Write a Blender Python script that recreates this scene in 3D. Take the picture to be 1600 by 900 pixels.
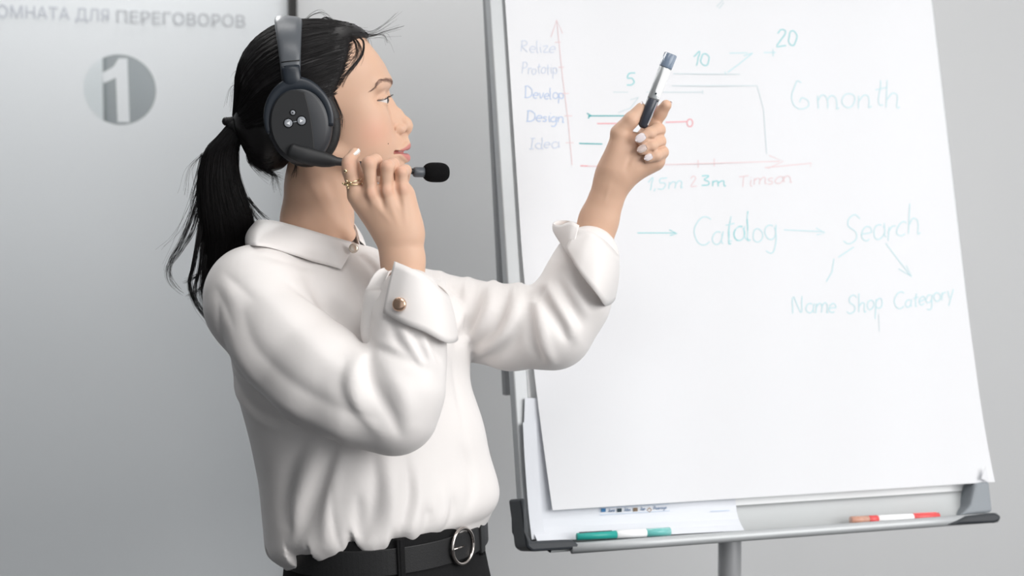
import bpy, bmesh, math, random
import numpy as np
from mathutils import Vector, Matrix

random.seed(7)
rng = np.random.default_rng(7)
scene = bpy.context.scene
for o in list(bpy.data.objects):
    bpy.data.objects.remove(o, do_unlink=True)
COL = scene.collection

# ------------------------------------------------------------------ camera
FPX = 1600 * 50.0 / 36.0
CAM_H = 1.385
PITCH = math.atan(115.0 / FPX)
cam_data = bpy.data.cameras.new('camera')
cam_data.lens = 50.0
cam_data.sensor_width = 36.0
cam_data.clip_start = 0.05
cam_data.clip_end = 60
cam_data.dof.use_dof = True
cam_data.dof.focus_distance = 1.96
cam_data.dof.aperture_fstop = 3.6
cam = bpy.data.objects.new('camera', cam_data)
COL.objects.link(cam)
cam.location = (0, 0, CAM_H)
cam.rotation_euler = (math.pi / 2 - PITCH, 0, 0)
scene.camera = cam

# ------------------------------------------------------------------ world, light, exposure
world = bpy.data.worlds.new('world')
scene.world = world
world.use_nodes = True
wbg = world.node_tree.nodes['Background']
wbg.inputs[0].default_value = (0.94, 0.97, 1.0, 1)
wbg.inputs[1].default_value = 0.64
scene.view_settings.view_transform = 'Standard'
scene.view_settings.look = 'None'
scene.view_settings.gamma = 1.0
scene.view_settings.use_curve_mapping = False
scene.view_settings.exposure = -0.02


def area_light(name, loc, target, sx, sy, power, color):
    d = bpy.data.lights.new(name, 'AREA')
    d.shape = 'RECTANGLE'
    d.size = sx
    d.size_y = sy
    d.energy = power
    d.color = color
    o = bpy.data.objects.new(name, d)
    COL.objects.link(o)
    o.location = loc
    o.rotation_euler = (Vector(target) - Vector(loc)).to_track_quat('-Z', 'Y').to_euler()
    return o


# daylight coming through the tall windows on the camera's right
area_light('window_daylight', (2.5, 0.0, 2.1), (-0.1, 2.2, 1.3), 2.6, 1.8, 96, (1.0, 0.985, 0.97))
# unseen overhead lamps, added to brighten the upper wall and the sleeve top
area_light('added_overhead_fill', (-0.75, 2.35, 2.88), (-0.75, 2.35, 0.0), 1.2, 0.6, 10, (1.0, 0.985, 0.97))
area_light('added_overhead_fill', (0.3, 0.6, 2.88), (0.3, 0.6, 0.0), 1.2, 0.6, 18, (1.0, 0.985, 0.97))

# ------------------------------------------------------------------ pixel helpers (image taken as 1600 x 900)
C0 = np.array([0, 0, CAM_H])
RT = np.array([1.0, 0, 0])
UP = np.array([0, math.sin(PITCH), math.cos(PITCH)])
FW = np.array([0, math.cos(PITCH), -math.sin(PITCH)])


def W(px, py, d):
    """world point seen at (px, py) at depth d metres along the optical axis"""
    return C0 + RT * ((px - 800) / FPX * d) + UP * ((450 - py) / FPX * d) + FW * d


def ray(px, py):
    v = RT * ((px - 800) / FPX) + UP * ((450 - py) / FPX) + FW
    return v


def on_plane(px, py, p0, n):
    v = ray(px, py)
    t = np.dot(np.asarray(p0) - C0, n) / np.dot(v, n)
    return C0 + v * t


class Frame:
    """rigid local frame facing the viewer, in units of pixels at depth d0 (x right, y away, z up)"""
    def __init__(s, px0, py0, d0):
        s.px0, s.py0 = px0, py0
        s.s = FPX / d0
        s.o = W(px0, py0, d0)
        r = s.o - C0
        s.ey = r / np.linalg.norm(r)
        ex = RT - np.dot(RT, s.ey) * s.ey
        s.ex = ex / np.linalg.norm(ex)
        s.ez = np.cross(s.ex, s.ey)

    def __call__(s, p):
        p = np.asarray(p, dtype=float)
        return (s.o + np.multiply.outer((p[..., 0] - s.px0) / s.s, s.ex)
                + np.multiply.outer(-(p[..., 1] - s.py0) / s.s, s.ez)
                + np.multiply.outer(p[..., 2] / s.s, s.ey))


# ------------------------------------------------------------------ materials
def mat(name, col, rough=0.5, metal=0.0, spec=0.5, noise=0.0, nscale=40.0, bump=0.0, bscale=200.0,
        alpha=1.0, trans=0.0, sss=0.0, sheen=0.0, coat=0.0, ior=1.45):
    m = bpy.data.materials.new(name)
    m.use_nodes = True
    nt = m.node_tree
    b = nt.nodes['Principled BSDF']
    b.inputs['Base Color'].default_value = (*col, 1)
    b.inputs['Roughness'].default_value = rough
    b.inputs['Metallic'].default_value = metal
    b.inputs['Specular IOR Level'].default_value = spec
    b.inputs['Alpha'].default_value = alpha
    b.inputs['Transmission Weight'].default_value = trans
    b.inputs['Sheen Weight'].default_value = sheen
    b.inputs['Coat Weight'].default_value = coat
    b.inputs['IOR'].default_value = ior
    if sss:
        b.inputs['Subsurface Weight'].default_value = sss
        b.inputs['Subsurface Radius'].default_value = (1.0, 0.4, 0.2)
        b.inputs['Subsurface Scale'].default_value = 0.006
    tc = nt.nodes.new('ShaderNodeTexCoord')
    if noise:
        n = nt.nodes.new('ShaderNodeTexNoise')
        n.inputs['Scale'].default_value = nscale
        n.inputs['Detail'].default_value = 4
        nt.links.new(tc.outputs['Object'], n.inputs['Vector'])
        mx = nt.nodes.new('ShaderNodeMix')
        mx.data_type = 'RGBA'
        lo = tuple(max(0, c * (1 - noise)) for c in col)
        hi = tuple(min(1, c * (1 + noise)) for c in col)
        mx.inputs[6].default_value = (*lo, 1)
        mx.inputs[7].default_value = (*hi, 1)
        nt.links.new(n.outputs['Fac'], mx.inputs[0])
        nt.links.new(mx.outputs[2], b.inputs['Base Color'])
    if bump:
        n2 = nt.nodes.new('ShaderNodeTexNoise')
        n2.inputs['Scale'].default_value = bscale
        n2.inputs['Detail'].default_value = 3
        nt.links.new(tc.outputs['Object'], n2.inputs['Vector'])
        bp = nt.nodes.new('ShaderNodeBump')
        bp.inputs['Strength'].default_value = bump
        bp.inputs['Distance'].default_value = 0.002
        nt.links.new(n2.outputs['Fac'], bp.inputs['Height'])
        nt.links.new(bp.outputs['Normal'], b.inputs['Normal'])
    return m


def srgb(r, g, b):
    f = lambda c: (c / 255) / 12.92 if c / 255 <= 0.04045 else ((c / 255 + 0.055) / 1.055) ** 2.4
    return (f(r), f(g), f(b))


# ------------------------------------------------------------------ object helpers
def link(name, me, m=None, parent=None, smooth=True):
    o = bpy.data.objects.new(name, me)
    COL.objects.link(o)
    if m is not None and len(me.materials) == 0:
        me.materials.append(m)
    if smooth and len(me.polygons):
        me.polygons.foreach_set('use_smooth', np.ones(len(me.polygons), dtype=bool))
    if parent is not None:
        o.parent = parent
    return o


def mesh(name, v, f, m=None, parent=None, smooth=True):
    me = bpy.data.meshes.new(name)
    v = np.asarray(v, dtype=float).reshape(-1, 3)
    me.from_pydata([tuple(x) for x in v], [], [tuple(int(i) for i in q) for q in f])
    me.update()
    return link(name, me, m, parent, smooth)


def thing(name, label, cat, group=None):
    o = bpy.data.objects.new(name, None)
    COL.objects.link(o)
    return tag(o, label, cat, group)


def tag(o, label=None, cat=None, group=None, kind=None):
    if label: o['label'] = label
    if cat: o['category'] = cat
    if group: o['group'] = group
    if kind: o['kind'] = kind
    return o


def grid_faces(n, m, close_u=False, close_v=False, off=0):
    """faces of an n x m vertex grid (index i*m+j)"""
    fs = []
    for i in range(n if close_u else n - 1):
        for j in range(m if close_v else m - 1):
            a, b = i, (i + 1) % n
            c, d = j, (j + 1) % m
            fs.append((off + a * m + c, off + a * m + d, off + b * m + d, off + b * m + c))
    return fs


def crom(pts, n):
    """Catmull-Rom resample of control points to n points"""
    P = np.asarray(pts, dtype=float)
    if len(P) == 2:
        t = np.linspace(0, 1, n)[:, None]
        return P[0] * (1 - t) + P[1] * t
    Q = np.vstack([2 * P[0] - P[1], P, 2 * P[-1] - P[-2]])
    T = np.linspace(0, len(P) - 1, n)
    i = np.minimum(T.astype(int), len(P) - 2)
    t = (T - i)[:, None]
    a, b, c, d = Q[i], Q[i + 1], Q[i + 2], Q[i + 3]
    return 0.5 * (2 * b + (c - a) * t + (2 * a - 5 * b + 4 * c - d) * t ** 2 + (3 * b - a - 3 * c + d) * t ** 3)


def sweep(path, rad, sides=10, ref=(0, 0, 1), flat=1.0, cap=True):
    """tube along path; rad scalar or list; flat scales the second axis"""
    P = np.asarray(path, dtype=float)
    n = len(P)
    r = np.broadcast_to(np.asarray(rad, dtype=float), (n,))
    T = np.gradient(P, axis=0)
    T /= np.linalg.norm(T, axis=1)[:, None] + 1e-12
    ref = np.asarray(ref, dtype=float)
    v = []
    for k in range(n):
        a = np.cross(T[k], ref)
        if np.linalg.norm(a) < 1e-6:
            a = np.cross(T[k], (0.3, 1, 0.2))
        a /= np.linalg.norm(a)
        b = np.cross(a, T[k])
        for s in range(sides):
            t = 2 * math.pi * s / sides
            v.append(P[k] + r[k] * (math.cos(t) * a + flat * math.sin(t) * b))
    f = grid_faces(n, sides, close_v=True)
    if cap:
        f.append(tuple(range(sides - 1, -1, -1)))
        f.append(tuple((n - 1) * sides + s for s in range(sides)))
    return np.array(v), f


def join_vf(parts):
    V, Fc, off = [], [], 0
    for v, f in parts:
        V.append(np.asarray(v).reshape(-1, 3))
        Fc += [tuple(i + off for i in q) for q in f]
        off += len(V[-1])
    return np.vstack(V), Fc


def ellipsoid_vf(c, ax, ru=24, rv=14):
    """ax: 3x3 rows = scaled axes"""
    c = np.asarray(c, float)
    ax = np.asarray(ax, float)
    v = []
    for i in range(rv + 1):
        ph = -math.pi / 2 + math.pi * i / rv
        for j in range(ru):
            t = 2 * math.pi * j / ru
            u = np.array([math.cos(ph) * math.cos(t), math.cos(ph) * math.sin(t), math.sin(ph)])
            v.append(c + u @ ax)
    return np.array(v), grid_faces(rv + 1, ru, close_v=True)


def box_vf(c, ax, bevel=0.0):
    c = np.asarray(c, float)
    ax = np.asarray(ax, float)
    v = [c + sx * ax[0] + sy * ax[1] + sz * ax[2] for sx in (-1, 1) for sy in (-1, 1) for sz in (-1, 1)]
    f = [(0, 1, 3, 2), (4, 6, 7, 5), (0, 4, 5, 1), (2, 3, 7, 6), (0, 2, 6, 4), (1, 5, 7, 3)]
    return np.array(v), f


def bevel_mod(o, w, seg=3):
    md = o.modifiers.new('bevel', 'BEVEL')
    md.width = w
    md.segments = seg
    md.limit_method = 'ANGLE'
    return o


def extrude_poly(outline, n, t):
    """closed outline (k x 3) extruded by t along n -> solid"""
    P = np.asarray(outline, float)
    k = len(P)
    Q = P + np.asarray(n, float) * t
    f = [tuple(range(k - 1, -1, -1)), tuple(range(k, 2 * k))]
    f += [(i, (i + 1) % k, k + (i + 1) % k, k + i) for i in range(k)]
    return np.vstack([P, Q]), f


# ------------------------------------------------------------------ implicit modelling
def smin(a, b, k):
    if k <= 0:
        return np.minimum(a, b)
    h = np.maximum(k - np.abs(a - b), 0) / k
    return np.minimum(a, b) - h * h * k * 0.25


def smax(a, b, k):
    return -smin(-a, -b, k)


def d_cone(X, Y, Z, a, b, ra, rb, sq=None):
    a = np.asarray(a, float); b = np.asarray(b, float)
    ab = b - a
    L = float(ab @ ab) + 1e-12
    x, y, z = X - a[0], Y - a[1], Z - a[2]
    t = np.clip((x * ab[0] + y * ab[1] + z * ab[2]) / L, 0, 1)
    x = x - t * ab[0]; y = y - t * ab[1]; z = z - t * ab[2]
    if sq is not None:                      # flatten along unit vector sq[0] by factor sq[1]
        q = np.asarray(sq[0], float)
        s = x * q[0] + y * q[1] + z * q[2]
        kk = (1 / sq[1] - 1) * s
        x = x + kk * q[0]; y = y + kk * q[1]; z = z + kk * q[2]
    return np.sqrt(x * x + y * y + z * z) - (ra + (rb - ra) * t)


def d_ell(X, Y, Z, c, r, ax=None):
    x, y, z = X - c[0], Y - c[1], Z - c[2]
    if ax is not None:
        ax = np.asarray(ax, float)
        x, y, z = (x * ax[0][0] + y * ax[0][1] + z * ax[0][2], x * ax[1][0] + y * ax[1][1] + z * ax[1][2],
                   x * ax[2][0] + y * ax[2][1] + z * ax[2][2])
    x = x / r[0]; y = y / r[1]; z = z / r[2]
    k0 = np.sqrt(x * x + y * y + z * z) + 1e-9
    k1 = np.sqrt((x / r[0]) ** 2 + (y / r[1]) ** 2 + (z / r[2]) ** 2) + 1e-9
    return k0 * (k0 - 1) / k1


def d_poly(X, Y, Z, pts):
    """distance to a polyline and the arc parameter 0..1"""
    P = np.asarray(pts, float)
    D = np.full(np.broadcast(X, Y, Z).shape, 1e9, np.float32)
    S = np.zeros_like(D)
    n = len(P) - 1
    for i in range(n):
        a, b = P[i], P[i + 1]
        ab = b - a
        L = float(ab @ ab) + 1e-12
        x, y, z = X - a[0], Y - a[1], Z - a[2]
        t = np.clip((x * ab[0] + y * ab[1] + z * ab[2]) / L, 0, 1)
        d = np.sqrt((x - t * ab[0]) ** 2 + (y - t * ab[1]) ** 2 + (z - t * ab[2]) ** 2)
        m = d < D
        D = np.where(m, d, D)
        S = np.where(m, (i + t) / n, S)
    return D, S


class Vol:
    def __init__(s, lo, hi, h):
        s.lo = np.asarray(lo, float); s.h = h
        s.n = np.ceil((np.asarray(hi, float) - s.lo) / h).astype(int) + 1
        s.ax = [(s.lo[i] + h * np.arange(s.n[i])).astype(np.float32) for i in range(3)]
        s.F = np.full(tuple(s.n), 1.0 * 100 * h, np.float32)

    def sl(s, lo, hi):
        out = []
        for i in range(3):
            a = int(np.clip(math.floor((lo[i] - s.lo[i]) / s.h), 0, s.n[i]))
            b = int(np.clip(math.ceil((hi[i] - s.lo[i]) / s.h) + 1, 0, s.n[i]))
            out.append(slice(a, b))
        return tuple(out)

    def xyz(s, sl=None):
        if sl is None:
            sl = (slice(None),) * 3
        return s.ax[0][sl[0]][:, None, None], s.ax[1][sl[1]][None, :, None], s.ax[2][sl[2]][None, None, :]

    def apply(s, fn, lo, hi, op):
        sl = s.sl(lo, hi)
        if any(q.stop <= q.start for q in sl):
            return
        X, Y, Z = s.xyz(sl)
        s.F[sl] = op(s.F[sl], fn(X, Y, Z))

    def cone(s, a, b, ra, rb, k=0.0, sub=False, sq=None):
        a = np.asarray(a, float); b = np.asarray(b, float)
        m = max(ra, rb) + k * 1.2 + 3 * s.h
        op = (lambda F, d: smax(F, -d, k)) if sub else (lambda F, d: smin(F, d, k))
        s.apply(lambda X, Y, Z: d_cone(X, Y, Z, a, b, ra, rb, sq), np.minimum(a, b) - m, np.maximum(a, b) + m, op)

    def chain(s, pts, rad, k=0.0, sq=None):
        for i in range(len(pts) - 1):
            s.cone(pts[i], pts[i + 1], rad[i], rad[i + 1], k, sq=sq)

    def ell(s, c, r, k=0.0, ax=None, sub=False):
        m = max(r) + k * 1.2 + 3 * s.h
        c = np.asarray(c, float)
        op = (lambda F, d: smax(F, -d, k)) if sub else (lambda F, d: smin(F, d, k))
        s.apply(lambda X, Y, Z: d_ell(X, Y, Z, c, r, ax), c - m, c + m, op)

    def fold(s, pts, amp, width, taper=True, sharp=2.0):
        """amp > 0 raises a ridge, amp < 0 presses a crease along the polyline"""
        P = np.asarray(pts, float)
        m = width * 2.6 + s.h

        def fn(X, Y, Z):
            d, t = d_poly(X, Y, Z, P)
            w = np.exp(-(d / width) ** sharp)
            if taper:
                w = w * np.clip(np.sin(np.pi * (0.04 + 0.92 * t)), 0, 1) ** 0.6
            return w * amp
        s.apply(fn, P.min(0) - m, P.max(0) + m, lambda F, d: F - d)

    def at(s, p):
        q = (np.asarray(p, float) - s.lo) / s.h
        i = np.clip(np.floor(q).astype(int), 0, s.n - 2)
        t = np.clip(q - i, 0, 1)
        i0, i1, i2 = i[..., 0], i[..., 1], i[..., 2]
        r = 0
        for a in (0, 1):
            for b in (0, 1):
                for c in (0, 1):
                    w = (t[..., 0] if a else 1 - t[..., 0]) * (t[..., 1] if b else 1 - t[..., 1]) * (t[..., 2] if c else 1 - t[..., 2])
                    r = r + w * s.F[i0 + a, i1 + b, i2 + c]
        return r

    def hit(s, o, v, t0, t1, n=400):
        t = np.linspace(t0, t1, n)
        P = np.asarray(o)[None] + t[:, None] * np.asarray(v)[None]
        f = s.at(P)
        k = np.where(f < 0)[0]
        if len(k) == 0:
            k = np.array([np.argmin(f)])
        j = k[0]
        if j == 0 or f[j] >= 0:
            return P[j]
        w = f[j - 1] / (f[j - 1] - f[j])
        return P[j - 1] * (1 - w) + P[j] * w

    def mesh_vf(s):
        F = s.F
        ins = F < 0
        n = F.shape
        cnt = np.zeros((n[0] - 1, n[1] - 1, n[2] - 1), np.uint8)
        for a in (0, 1):
            for b in (0, 1):
                for c in (0, 1):
                    cnt += ins[a:n[0] - 1 + a, b:n[1] - 1 + b, c:n[2] - 1 + c]
        act = (cnt > 0) & (cnt < 8)
        I, J, K = np.nonzero(act)
        idx = np.full(cnt.shape, -1, np.int32)
        idx[I, J, K] = np.arange(len(I))
        acc = np.zeros((len(I), 3)); num = np.zeros(len(I))
        corners = [(a, b, c) for a in (0, 1) for b in (0, 1) for c in (0, 1)]
        for p in corners:
            for ax in range(3):
                if p[ax] == 1:
                    continue
                q = list(p); q[ax] = 1
                f0 = F[I + p[0], J + p[1], K + p[2]]; f1 = F[I + q[0], J + q[1], K + q[2]]
                m = (f0 < 0) != (f1 < 0)
                t = np.where(m, f0 / np.where(m, f0 - f1, 1), 0)
                for d in range(3):
                    acc[:, d] += np.where(m, p[d] + (t if d == ax else 0), 0)
                num += m
        V = s.lo + s.h * (np.stack([I, J, K], 1) + acc / num[:, None])
        faces = []
        for ax in range(3):
            u, v = [(1, 2), (2, 0), (0, 1)][ax]
            sa = [slice(None)] * 3; sb = [slice(None)] * 3
            sa[ax] = slice(0, n[ax] - 1); sb[ax] = slice(1, n[ax])
            A, B = ins[tuple(sa)], ins[tuple(sb)]
            E = np.stack(np.nonzero(A != B), 1)
            ok = (E[:, u] > 0) & (E[:, v] > 0) & (E[:, u] < n[u] - 1) & (E[:, v] < n[v] - 1)
            E = E[ok]
            flip = A[E[:, 0], E[:, 1], E[:, 2]]
            q = []
            for (du, dv) in ((-1, -1), (0, -1), (0, 0), (-1, 0)):
                c = E.copy(); c[:, u] += du; c[:, v] += dv
                q.append(idx[c[:, 0], c[:, 1], c[:, 2]])
            q = np.stack(q, 1)
            q = np.where(flip[:, None], q, q[:, ::-1])
            faces.append(q)
        return V, np.vstack(faces)


def np_mesh(name, V, Q, m, parent=None):
    me = bpy.data.meshes.new(name)
    me.vertices.add(len(V))
    me.vertices.foreach_set('co', np.asarray(V, np.float32).ravel())
    k = Q.shape[1]
    me.loops.add(Q.size)
    me.loops.foreach_set('vertex_index', Q.astype(np.int32).ravel())
    me.polygons.add(len(Q))
    me.polygons.foreach_set('loop_start', np.arange(0, Q.size, k, dtype=np.int32))
    me.polygons.foreach_set('loop_total', np.full(len(Q), k, np.int32))
    me.update(calc_edges=True)
    me.validate()
    return link(name, me, m, parent)


def relax(V, Q, it=2, lam=0.5):
    """light Laplacian smoothing on a quad mesh"""
    for _ in range(it):
        A = np.zeros_like(V); N = np.zeros(len(V))
        for i in range(4):
            a, b = Q[:, i], Q[:, (i + 1) % 4]
            np.add.at(A, a, V[b]); np.add.at(N, a, 1)
            np.add.at(A, b, V[a]); np.add.at(N, b, 1)
        V = V + lam * (A / np.maximum(N, 1)[:, None] - V)
    return V

# =================================================================== the room
YAW = math.radians(17.0)
U = np.array([math.cos(YAW), math.sin(YAW), 0.0])
N0 = np.array([math.sin(YAW), -math.cos(YAW), 0.0])      # towards the camera
ZZ = np.array([0.0, 0.0, 1.0])
WALL0 = W(800, 450, 3.6)

M_wall = mat('painted wall', srgb(228, 229, 230), 0.75, spec=0.25, noise=0.012, nscale=3, bump=0.05, bscale=300)
M_floor = mat('grey carpet', srgb(66, 66, 68), 0.9, noise=0.15, nscale=60, bump=0.3, bscale=400)
M_ceil = mat('ceiling paint', srgb(235, 235, 233), 0.9)
M_film = mat('frosted glass film', srgb(232, 236, 239), 0.42, spec=0.45)
M_black = mat('black profile', srgb(30, 28, 27), 0.5)
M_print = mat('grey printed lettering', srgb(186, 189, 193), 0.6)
M_print2 = mat('backlit pale lettering', srgb(196, 200, 208), 0.6)  # paler tone puts the brighter background behind these letters into the colour


def wp(px, py):
    return on_plane(px, py, WALL0, N0)


def wall_uz(px, py):
    q = wp(px, py)
    return float((q - WALL0) @ U), float(q[2])


def wall_pt(u, z, off=0.0):
    q = WALL0 + U * u + N0 * off
    q[2] = z
    return q


def wall_box(name, u0, u1, z0, z1, off0, off1, m, parent=None):
    c = wall_pt((u0 + u1) / 2, (z0 + z1) / 2, (off0 + off1) / 2)
    v, f = box_vf(c, [U * (u1 - u0) / 2, N0 * (off1 - off0) / 2, ZZ * (z1 - z0) / 2])
    return mesh(name, v, f, m, parent, smooth=False)


ub0, ub1 = wall_uz(451, 10)[0], wall_uz(463, 10)[0]
o = wall_box('wall_back', ub1, 4.5, 0, 2.9, -0.12, 0.0, M_wall)
tag(o, kind='structure')
o = mesh('floor', [(-4, -2.5, 0), (5.5, -2.5, 0), (5.5, 6.5, 0), (-4, 6.5, 0)], [(0, 1, 2, 3)], M_floor, smooth=False)
tag(o, kind='structure')
v, f = box_vf((0.75, 2.0, 2.95), [(4.75, 0, 0), (0, 4.5, 0), (0, 0, 0.05)])
tag(mesh('ceiling', v, f, M_ceil, smooth=False), kind='structure')
o = wall_box('trim_1', ub0, ub1, 0, 2.9, -0.06, 0.012, M_black)
tag(o, kind='structure')

v, f = box_vf((-2.1, 0.6, 1.45), [(0.05, 0, 0), (0, 3.1, 0), (0, 0, 1.45)])
tag(mesh('wall_left', v, f, mat('grey left wall', srgb(84, 85, 87), 0.8), smooth=False), kind='structure')  # unseen wall, added to block world light from the left

# frosted glass door: a film with a round clear window, the room number and the lettering
door = wall_box('door_1', -3.2, ub0, 0.0, 2.9, -0.03, -0.022, mat('door glass', (0.9, 0.93, 0.93), 0.05, trans=1.0, ior=1.05))
tag(door, kind='structure')
cu, cz = wall_uz(188, 139)
cr = 0.5 * (wall_uz(245, 139)[0] - wall_uz(131, 139)[0])
# film: rectangle with a round hole
K = 64
ring = [wall_pt(cu + cr * math.cos(2 * math.pi * k / K), cz + cr * math.sin(2 * math.pi * k / K), -0.019) for k in range(K)]
outer = []
hw_l, hw_r, h_t, h_b = cu + 3.2, ub0 - cu, 2.9 - cz, cz
for k in range(K):
    c, s = math.cos(2 * math.pi * k / K), math.sin(2 * math.pi * k / K)
    t = min((hw_r / c) if c > 1e-6 else 1e9, (-hw_l / c) if c < -1e-6 else 1e9, (h_t / s) if s > 1e-6 else 1e9, (-h_b / s) if s < -1e-6 else 1e9)
    outer.append(wall_pt(cu + t * c, cz + t * s, -0.019))
vv = np.array(ring + outer)
ff = [(k, (k + 1) % K, K + (k + 1) % K, K + k) for k in range(K)]
# square the corners
for (uu, zz_) in ((ub0, 2.9), (-3.2, 2.9), (-3.2, 0), (ub0, 0)):
    P = wall_pt(uu, zz_, -0.019)
    ang = math.atan2(zz_ - cz, uu - cu) % (2 * math.pi)
    k = int(ang / (2 * math.pi / K)) % K
    vv = np.vstack([vv, P[None]])
    ff.append((K + k, K + (k + 1) % K, len(vv) - 1))
mesh('frosted_film', vv, ff, M_film, door, smooth=False)
one = [(186, 90), (199.5, 90), (203, 190), (184, 190), (181.5, 120), (162, 129), (160.5, 112.5), (177, 103.5)]
op = np.array([wall_pt(*wall_uz(*p), -0.018) for p in one])
v, f = extrude_poly(op[::-1], -N0, 0.002)
mesh('room_number', v, f, M_film, door, smooth=False)


def wall_text(txt, px0, px1, pyb0, cap_px, m, name):
    cv = bpy.data.curves.new(name, 'FONT')
    cv.body = txt
    cv.size = 1.0
    cv.offset = 0.0
    cv.resolution_u = 6
    ob = bpy.data.objects.new(name, cv)
    COL.objects.link(ob)
    bpy.context.view_layer.update()
    dg = bpy.context.evaluated_depsgraph_get()
    me = bpy.data.meshes.new_from_object(ob.evaluated_get(dg))
    bpy.data.objects.remove(ob, do_unlink=True)
    co = np.array([tuple(q.co) for q in me.vertices])
    x0, x1 = co[:, 0].min(), co[:, 0].max()
    caps = co[:, 1].max() - 0.0
    ua, za = wall_uz(px0, pyb0)
    ue, _ = wall_uz(px1, pyb0)
    zc = wall_uz(px0, pyb0 - cap_px)[1]
    new = np.array([wall_pt(ua + (c[0] - x0) / (x1 - x0) * (ue - ua), za + c[1] / caps * (zc - za), -0.0175) for c in co])
    vs_, fs_ = [], []
    for k_, p_ in enumerate(me.polygons):      # every facet a hair apart so overlapping strokes do not coincide
        fs_.append(tuple(range(len(vs_), len(vs_) + len(p_.vertices))))
        vs_ += [new[i_] + N0 * (4e-6 * k_) for i_ in p_.vertices]
    bpy.data.meshes.remove(me)
    return mesh(name, np.array(vs_), fs_, m, door, smooth=False)


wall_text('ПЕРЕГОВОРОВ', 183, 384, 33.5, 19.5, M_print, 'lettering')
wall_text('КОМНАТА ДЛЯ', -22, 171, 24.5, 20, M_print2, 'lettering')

# what shows through the clear round window: the neighbouring room's grey wall and a white column
o = wall_box('wall_far', -3.4, 1.5, 0, 2.9, -1.05, -0.95, mat('grey wall beyond', srgb(142, 146, 149), 0.8))
tag(o, kind='structure')
uc = wall_uz(168, 139)[0]
o = wall_box('trim_2', uc - 0.6, uc - 0.003, 0, 2.9, -0.5, -0.38, mat('white column', srgb(244, 246, 249), 0.7))
tag(o, kind='structure')
o = wall_box('trim_3', uc - 0.003, uc + 0.006, 0, 2.9, -0.5, -0.40, mat('column edge', srgb(120, 124, 126), 0.6))
tag(o, kind='structure')

# =================================================================== flip chart
LEAN = math.radians(12.5)
V = math.cos(LEAN) * ZZ - math.sin(LEAN) * N0
NB = np.cross(U, V)
if NB @ (C0 - W(1165, 430, 2.42)) < 0:
    NB = -NB
B0 = W(1165, 430, 2.42)


def buv(px, py, off=0.0):
    q = on_plane(px, py, B0 + NB * off, NB) - B0
    return float(q @ U), float(q @ V)


def bpt(u, v, off=0.0):
    return B0 + U * u + V * v + NB * off


def board_box(name, u0, u1, v0, v1, o0, o1, m, parent, bev=0.0):
    vv, ff = box_vf(bpt((u0 + u1) / 2, (v0 + v1) / 2, (o0 + o1) / 2), [U * (u1 - u0) / 2, V * (v1 - v0) / 2, NB * (o1 - o0) / 2])
    ob = mesh(name, vv, ff, m, parent, smooth=False)
    if bev:
        bevel_mod(ob, bev)
    return ob


M_alu = mat('brushed aluminium', srgb(190, 193, 195), 0.5, metal=0.3, noise=0.03, nscale=30)
M_tray = mat('pale grey tray enamel', srgb(196, 199, 200), 0.45, spec=0.35)
M_alu_d = mat('grey painted steel', srgb(150, 152, 154), 0.5, metal=0.2)
M_board = mat('whiteboard enamel', srgb(236, 238, 239), 0.22, spec=0.5)
M_plastic = mat('charcoal plastic', srgb(48, 52, 57), 0.5, bump=0.05)
M_plastic_g = mat('grey plastic', srgb(140, 146, 152), 0.5)
M_paper = mat('flip chart paper', srgb(226, 227, 230), 0.8, spec=0.15, noise=0.006, nscale=6)
M_paper2 = mat('printed paper', srgb(226, 229, 235), 0.6, spec=0.25)

stand = thing('flip_chart_stand', 'mobile whiteboard flip chart stand with aluminium frame, holding the big written sheet', 'flip chart')
stand.location = (0, 0, 0)
uL, uR = -0.424, 0.432
vT = 0.62
vRail = -0.433
board_box('board_panel', uL + 0.01, uR - 0.01, -0.386, vT - 0.01, -0.022, -0.006, M_board, stand)
board_box('side_rail', uL, uL + 0.024, -0.425, vT, -0.026, 0.0, M_alu, stand, 0.003)
board_box('side_rail', uR - 0.024, uR, -0.40, vT, -0.026, 0.0, M_alu, stand, 0.003)
board_box('top_rail', uL, uR, vT, vT + 0.03, -0.026, 0.004, M_alu, stand, 0.003)
board_box('clamp_bar', uL + 0.05, uR - 0.05, vT - 0.05, vT - 0.012, 0.012, 0.03, M_plastic, stand, 0.006)
# rear sheet bar seen left of the frame
p0 = W(766, 0, 2.47); p1 = W(797, 617, 2.47)
dvec = (p1 - p0); dvec /= np.linalg.norm(dvec)
q0 = p0 - dvec * 0.25
v, f = box_vf((q0 + p1) / 2, [U * 0.011, dvec * np.linalg.norm(p1 - q0) / 2, np.cross(U, dvec) * 0.009])
mesh('rear_arm', v, f, M_alu_d, stand, smooth=False)

# tray: a trough that curves forward out of the board and ends in a rounded rail
prof = []
for k in range(13):
    t = k / 12 * math.pi / 2
    prof.append((-0.385 - 0.049 * math.sin(t), -0.006 + 0.050 * (1 - math.cos(t))))
prof = np.array(prof)          # (v, off)
back = prof + np.array([-0.004, -0.004])
tr = []
nu = 30
for i in range(nu + 1):
    uu = uL + 0.03 + (uR - uL - 0.048) * i / nu
    tr.append([bpt(uu, a, b) for a, b in prof] + [bpt(uu, a, b) for a, b in back[::-1]])
m_ = 2 * len(prof)
mesh('tray', np.array(tr).reshape(-1, 3), grid_faces(nu + 1, m_, close_v=True), M_tray, stand)
ra, rb_ = bpt(uL + 0.06, vRail - 0.0005, 0.052), bpt(uR - 0.03, vRail - 0.0005, 0.052)
v, f = sweep([ra * (1 - t) + rb_ * t for t in np.linspace(0, 1, 6)], 0.0085, 14, ref=V)
mesh('tray_rail', v, f, M_alu, stand)


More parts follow.
